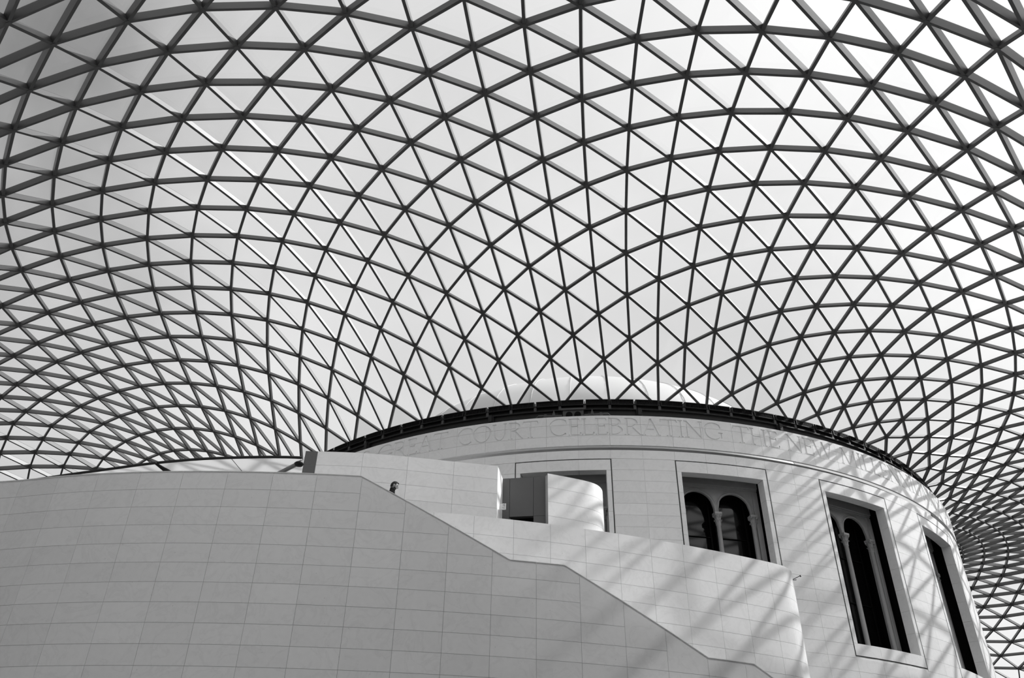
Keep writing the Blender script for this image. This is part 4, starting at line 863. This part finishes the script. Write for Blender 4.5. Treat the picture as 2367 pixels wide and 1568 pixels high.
# thin bracket reaching out behind the inner wall's rounded end
t = tag(empty('wall_bracket', (-21.9, 15.55, 11.2)), 'thin dark metal bracket sticking out behind the rounded end of the bright inner wall', 'bracket')
b = MB(); b.tube([(-21.90, 15.60, 11.27), (-21.992, 15.527, 11.31), (-22.25, 15.41, 11.425)], .012, 6); b.tube([(-21.90, 15.60, 11.22), (-21.99, 15.527, 11.283), (-22.10, 15.478, 11.283)], .012, 6); add(b, 'arm', RING)
b = MB(); b.tube([(-22.24, 15.41, 11.44), (-22.255, 15.41, 11.38)], .022, 8); add(b, 'tip', RING)

# ------------------------------------------------------------------ visitor walking down the stair
def skin_mesh(name, verts, edges, radii, root=0, sub=1):
    me = bpy.data.meshes.new(name); me.from_pydata(verts, edges, []); o = bpy.data.objects.new(name, me); C.objects.link(o)
    md = o.modifiers.new('s', 'SKIN'); md.use_smooth_shade = True
    for k, r in enumerate(radii):
        sv = me.skin_vertices[0].data[k]; sv.radius = (r, r) if not isinstance(r, tuple) else r; sv.use_root = (k == root)
    if sub: s2 = o.modifiers.new('u', 'SUBSURF'); s2.levels = sub
    bpy.context.view_layer.update()
    m2 = bpy.data.meshes.new_from_object(o.evaluated_get(bpy.context.evaluated_depsgraph_get())); bpy.data.objects.remove(o); m2.name = name
    return m2
def limbs(name, chains, wide=1.0):               # closed tapering limbs with round ends, later fused into one surface
    b = MB()
    for pts in chains:
        P = [Vector(p[:3]) for p in pts]; R_ = [p[3] for p in pts]; d0 = (P[0]-P[1]).normalized(); d1 = (P[-1]-P[-2]).normalized()
        b.tube([P[0]+d0*R_[0]*.7, P[0]+d0*R_[0]*.4]+P+[P[-1]+d1*R_[-1]*.4, P[-1]+d1*R_[-1]*.7], [R_[0]*.55, R_[0]*.88]+R_+[R_[-1]*.88, R_[-1]*.55], 16)
    me = b.mesh(name, [SKIN]); q = bmesh.new(); q.from_mesh(me); bmesh.ops.recalc_face_normals(q, faces=q.faces); q.to_mesh(me); q.free(); return me
def torso(name, pts, wide):                      # (x, z, half depth, half width) sections
    b = MB(); n = 20; vs = []
    for x, z, hd, hw in pts: vs += [(x+hd*cos(2*pi*k/n), hw*sin(2*pi*k/n), z) for k in range(n)]
    fs = [(a*n+k, a*n+(k+1) % n, (a+1)*n+(k+1) % n, (a+1)*n+k) for a in range(len(pts)-1) for k in range(n)]
    fs += [tuple(range(n-1, -1, -1)), tuple((len(pts)-1)*n+k for k in range(n))]; b.add(vs, fs); return b.mesh(name, [SKIN])
TS = [(0, .84, .10, .15), (0, .95, .115, .165), (.005, 1.10, .105, .14), (.015, 1.25, .12, .16), (.02, 1.38, .115, .185), (.02, 1.46, .085, .15), (.03, 1.50, .062, .075), (.05, 1.565, .056, .058), (.075, 1.66, .055, .055)]
def chain(spec):                                 # {'name': [(x,y,z,r),...]} with joins by (chain,index)
    V, E, Rr = [], [], []; at = {}
    for nm, pts, join in spec:
        prev = at.get(join)
        for k, p in enumerate(pts):
            V.append(p[:3]); Rr.append(p[3]); at[nm, k] = len(V)-1
            if prev is not None: E.append((prev, len(V)-1))
            prev = len(V)-1
    return V, E, Rr
def joined(meshes, name):
    b = bmesh.new()
    for q in meshes: b.from_mesh(q)
    me = bpy.data.meshes.new(name); b.to_mesh(me); b.free(); return me
def largest(me):                                 # drop the closed inner pockets that remeshing leaves
    b = bmesh.new(); b.from_mesh(me); left = set(b.verts); best = []
    while left:
        st = [left.pop()]; isl = list(st)
        while st:
            for e in st.pop().link_edges:
                for v in e.verts:
                    if v in left: left.discard(v); st.append(v); isl.append(v)
        if len(isl) > len(best): best = isl
    keep = set(best); bmesh.ops.delete(b, geom=[v for v in b.verts if v not in keep], context='VERTS'); b.to_mesh(me); b.free()
    for p in me.polygons: p.use_smooth = True
    return me
def remesh(me, vox, smooth=3):
    o = bpy.data.objects.new('t', me); C.objects.link(o); r = o.modifiers.new('r', 'REMESH'); r.mode = 'VOXEL'; r.voxel_size = vox; r.use_smooth_shade = True
    s = o.modifiers.new('m', 'SMOOTH'); s.iterations = smooth; s.factor = .5
    bpy.context.view_layer.update(); m2 = bpy.data.meshes.new_from_object(o.evaluated_get(bpy.context.evaluated_depsgraph_get())); bpy.data.objects.remove(o); return largest(m2)
# local axes: x forward, y to the left, z up, the standing foot at z = 0; the other foot reaches the next step down
pel = (0, 0, .95)
TORSO = [(0, 0, .95, .125), (.005, 0, 1.10, .115), (.015, 0, 1.25, .135), (.02, 0, 1.40, .13), (.035, 0, 1.50, .075), (.055, 0, 1.565, .057), (.075, 0, 1.62, .055)]
ARM_L = [(.02, .17, 1.43, .058), (.03, .22, 1.30, .05), (.02, .25, 1.14, .043), (.08, .25, 1.00, .036), (.13, .235, .91, .028)]
ARM_R = [(.02, -.17, 1.43, .058), (.0, -.22, 1.30, .05), (-.05, -.25, 1.14, .043), (-.02, -.25, 1.0, .036), (.02, -.24, .91, .028)]
LEG_L = [(0, .09, .90, .095), (.05, .095, .68, .08), (.09, .095, .47, .062), (.10, .095, .30, .055), (.11, .095, .02-.155, .042)]
LEG_R = [(0, -.09, .90, .095), (.03, -.095, .70, .08), (.07, -.095, .50, .062), (.03, -.095, .30, .055), (-.03, -.095, .10, .042)]
head = bmesh.new(); bmesh.ops.create_icosphere(head, subdivisions=4, radius=1)
TILT = Matrix.Rotation(rad(16), 3, 'Y'); HC_ = Vector((.10, 0, 1.715))
def head_pt(v):
    x, y, z = v; s = Vector((x*.102, y*.078, z*.128))
    if z < -.2: s.x += .012*(-z-.2); s.y *= 1-.22*(-z-.2)
    front = max(0, x)
    s.x += .020*front**3*max(0, 1-((z+.98)/.34)**2)                   # chin
    s.x += .045*max(0, 1-(y/.22)**2)*max(0, 1-((z+.22)/.30)**2)*(x > .5)   # nose
    s.x += .010*max(0, 1-(y/.5)**2)*max(0, 1-((z-.18)/.16)**2)*(x > .4)    # brow
    s.x -= .014*max(0, 1-((abs(y)-.38)/.2)**2)*max(0, 1-((z-.0)/.14)**2)*(x > .4)  # eye sockets
    s.x += .010*max(0, 1-(y/.34)**2)*max(0, 1-((z+.60)/.11)**2)*(x > .4)   # lips
    if x < 0: s.x *= 1.08
    return s
for v in head.verts: v.co = TILT @ head_pt(v.co)+HC_
for sy in (-1, 1):                               # ears
    e = bmesh.new(); bmesh.ops.create_uvsphere(e, u_segments=12, v_segments=8, radius=1)
    for v in e.verts: v.co = TILT @ Vector((v.co.x*.024-.012, sy*.086+v.co.y*.012, v.co.z*.036-.012))+HC_
    tm = bpy.data.meshes.new('e'); e.to_mesh(tm); head.from_mesh(tm); e.free()
hm = bpy.data.meshes.new('h'); head.to_mesh(hm); head.free()
hands = []
for A_, sy in ((ARM_L, 1), (ARM_R, -1)):
    wx, wy, wz, _ = A_[-1]; spec = [('p', [(wx, wy, wz, .026), (wx+.02, wy, wz-.05, .032), (wx+.03, wy, wz-.085, .032)], None)]
    for k, (dx, l) in enumerate(((-.03, .055), (-.010, .075), (.010, .08), (.030, .07))):
        spec.append(('f%d' % k, [(wx+.03+dx, wy, wz-.10, .011), (wx+.035+dx, wy-sy*.008, wz-.10-l*.55, .0095), (wx+.035+dx, wy-sy*.022, wz-.10-l, .008)], ('p', 2)))
    spec.append(('th', [(wx+.05, wy-sy*.015, wz-.045, .012), (wx+.065, wy-sy*.03, wz-.08, .010), (wx+.066, wy-sy*.035, wz-.105, .009)], ('p', 1)))
    v_, e_, r_ = chain(spec); hands.append(skin_mesh('hand', v_, e_, r_))
body = remesh(joined([torso('body', TS, 1), limbs('limbs', [ARM_L, ARM_R, LEG_L, LEG_R]), hm]+hands, 'body'), .0085, 2)
def rot_place(o, par=None):
    if par: o.parent = par
u_ = su(8.62); pp, nn = outer.at(u_); tdir = Vector((-nn.y, nn.x)); FEETZ = 10.25-2.18*(math.ceil((8.62-7.9)/(3.45/14)))/14
per = empty('person', (pp.x-nn.x*.80, pp.y-nn.y*.80, FEETZ)); per.rotation_euler[2] = math.atan2(tdir.y, tdir.x)
tag(per, 'dark haired person in a black collared coat looking down while descending the stair', 'person')
def pm(me, nm, mm):
    me.materials.clear(); me.materials.append(mm); o = bpy.data.objects.new(nm, me); C.objects.link(o); o.parent = per; return o
pm(body, 'body', SKIN)
# clothes: coat with upturned collar, trousers, shoes
ct_ = [(0, .78, .145, .20), (0, .95, .145, .195), (.005, 1.10, .135, .175), (.015, 1.25, .148, .19), (.02, 1.38, .145, .215), (.02, 1.47, .115, .18), (.03, 1.52, .095, .11), (.045, 1.56, .08, .085)]
sleeve = lambda A_: [(x, y, z, r+.022) for x, y, z, r in A_[:4]]+[tuple(.7*A_[4][q]+.3*A_[3][q] for q in range(3))+(.05,)]
coat = pm(remesh(joined([torso('coat', ct_, 1), limbs('sleeves', [sleeve(ARM_L), sleeve(ARM_R)])], 'coat'), .012, 3), 'coat', COATM)
b = MB(); prof = []
for k in range(21):                              # collar standing up round the neck, open at the front
    a = rad(-150+300*k/20)+pi; prof.append((cos(a), sin(a)))
vs = []
for c_, s_ in prof: vs += [(.045+.088*c_, .088*s_, 1.50), (.060+.082*c_, .082*s_, 1.625+.012*(-c_)), (.060+.066*c_, .066*s_, 1.620), (.045+.07*c_, .07*s_, 1.50)]
b.add(vs, [(4*k+e, 4*k+(e+1) % 4, 4*k+4+(e+1) % 4, 4*k+4+e) for k in range(20) for e in range(4)]+[(3,2,1,0), (80,81,82,83)])
o = b.build('collar', COATM, coat, smooth=True)
leg_ = lambda A_: [(x, y, z, r+.02) for x, y, z, r in A_[:4]]+[tuple(.8*A_[4][q]+.2*A_[3][q] for q in range(3))+(.066,)]
pm(remesh(joined([torso('hips', [(0, .80, .12, .16), (0, .90, .13, .185), (0, 1.0, .125, .175)], 1), limbs('legs', [leg_(LEG_L), leg_(LEG_R)])], 'trousers'), .012, 2), 'trousers', COATM)
for x, y, z, tl in ((.11, .095, -.155, 0), (-.03, -.095, .01, 18)):
    V, E, Rr = chain([('s', [(-.06, 0, .045, .045), (.0, 0, .06, .05), (.09, 0, .045, .045), (.17, 0, .032, .03)], None)])
    me = skin_mesh('shoe', V, E, Rr); Rm = Matrix.Rotation(rad(tl), 3, 'Y')
    for v in me.vertices:
        q_ = Vector((v.co.x, v.co.y, max(v.co.z, .0))); q_ = Rm @ q_; v.co = (q_.x+x, q_.y+y, q_.z+z)
    pm(me, 'shoe', RING)
# hair: a shell over the crown, sides and nape, with a short quiff
hb = bmesh.new(); bmesh.ops.create_icosphere(hb, subdivisions=5, radius=1)
LINE = [(-1.1, -.62), (-.34, -.55), (-.27, .08), (-.02, .14), (.12, .08), (.17, -.22), (.26, -.22), (.36, .30), (.52, .52), (.75, .60), (1.1, .62)]
def hairline(x):
    for (xa, za), (xb, zb) in zip(LINE, LINE[1:]):
        if x <= xb: return za+(zb-za)*(x-xa)/(xb-xa)
    return .6
bmesh.ops.delete(hb, geom=[v for v in hb.verts if v.co.z < hairline(v.co.x)], context='VERTS')
bmesh.ops.solidify(hb, geom=hb.faces[:], thickness=.06)
rr_ = random.Random(5)
for v in hb.verts:
    n = v.co.length; d = v.co.normalized(); k = 1.11+.012*rr_.random() if n > .97 else .99
    qf = .045*max(0, d.x)**2*max(0, d.z)*(n > .97); s = head_pt(Vector((min(d.x, .45) if d.z < .6 else d.x, d.y, d.z)))
    v.co = TILT @ (s*k+Vector((qf, 0, .55*qf)))+HC_
me = bpy.data.meshes.new('hair'); hb.to_mesh(me); hb.free()
for p_ in me.polygons: p_.use_smooth = True
pm(me, 'hair', HAIR)
# eyes, brows and the shadow of a short beard
for sy in (-1, 1):
    for nm, c_, r_ in (('eye', (.088, sy*.030, .002), (.012, .016, .008)), ('eyebrow', (.099, sy*.031, .024), (.009, .024, .006))):
        e = bmesh.new(); bmesh.ops.create_uvsphere(e, u_segments=10, v_segments=6, radius=1)
        for v in e.verts: v.co = TILT @ Vector((c_[0]+v.co.x*r_[0], c_[1]+v.co.y*r_[1], c_[2]+v.co.z*r_[2]))+HC_
        me = bpy.data.meshes.new(nm); e.to_mesh(me); e.free(); pm(me, nm, HAIR)
e = bmesh.new(); bmesh.ops.create_icosphere(e, subdivisions=5, radius=1)
bmesh.ops.delete(e, geom=[v for v in e.verts if v.co.z > -.40-.30*max(v.co.x-.2, 0)+.5*max(0, .2-v.co.x) or v.co.x < -.05 or (v.co.x > .62 and abs(v.co.y) < .34 and v.co.z > -.72)], context='VERTS')
for v in e.verts: v.co = TILT @ (head_pt(v.co)*1.025)+HC_
me = bpy.data.meshes.new('beard'); e.to_mesh(me); e.free(); pm(me, 'beard', HAIR)
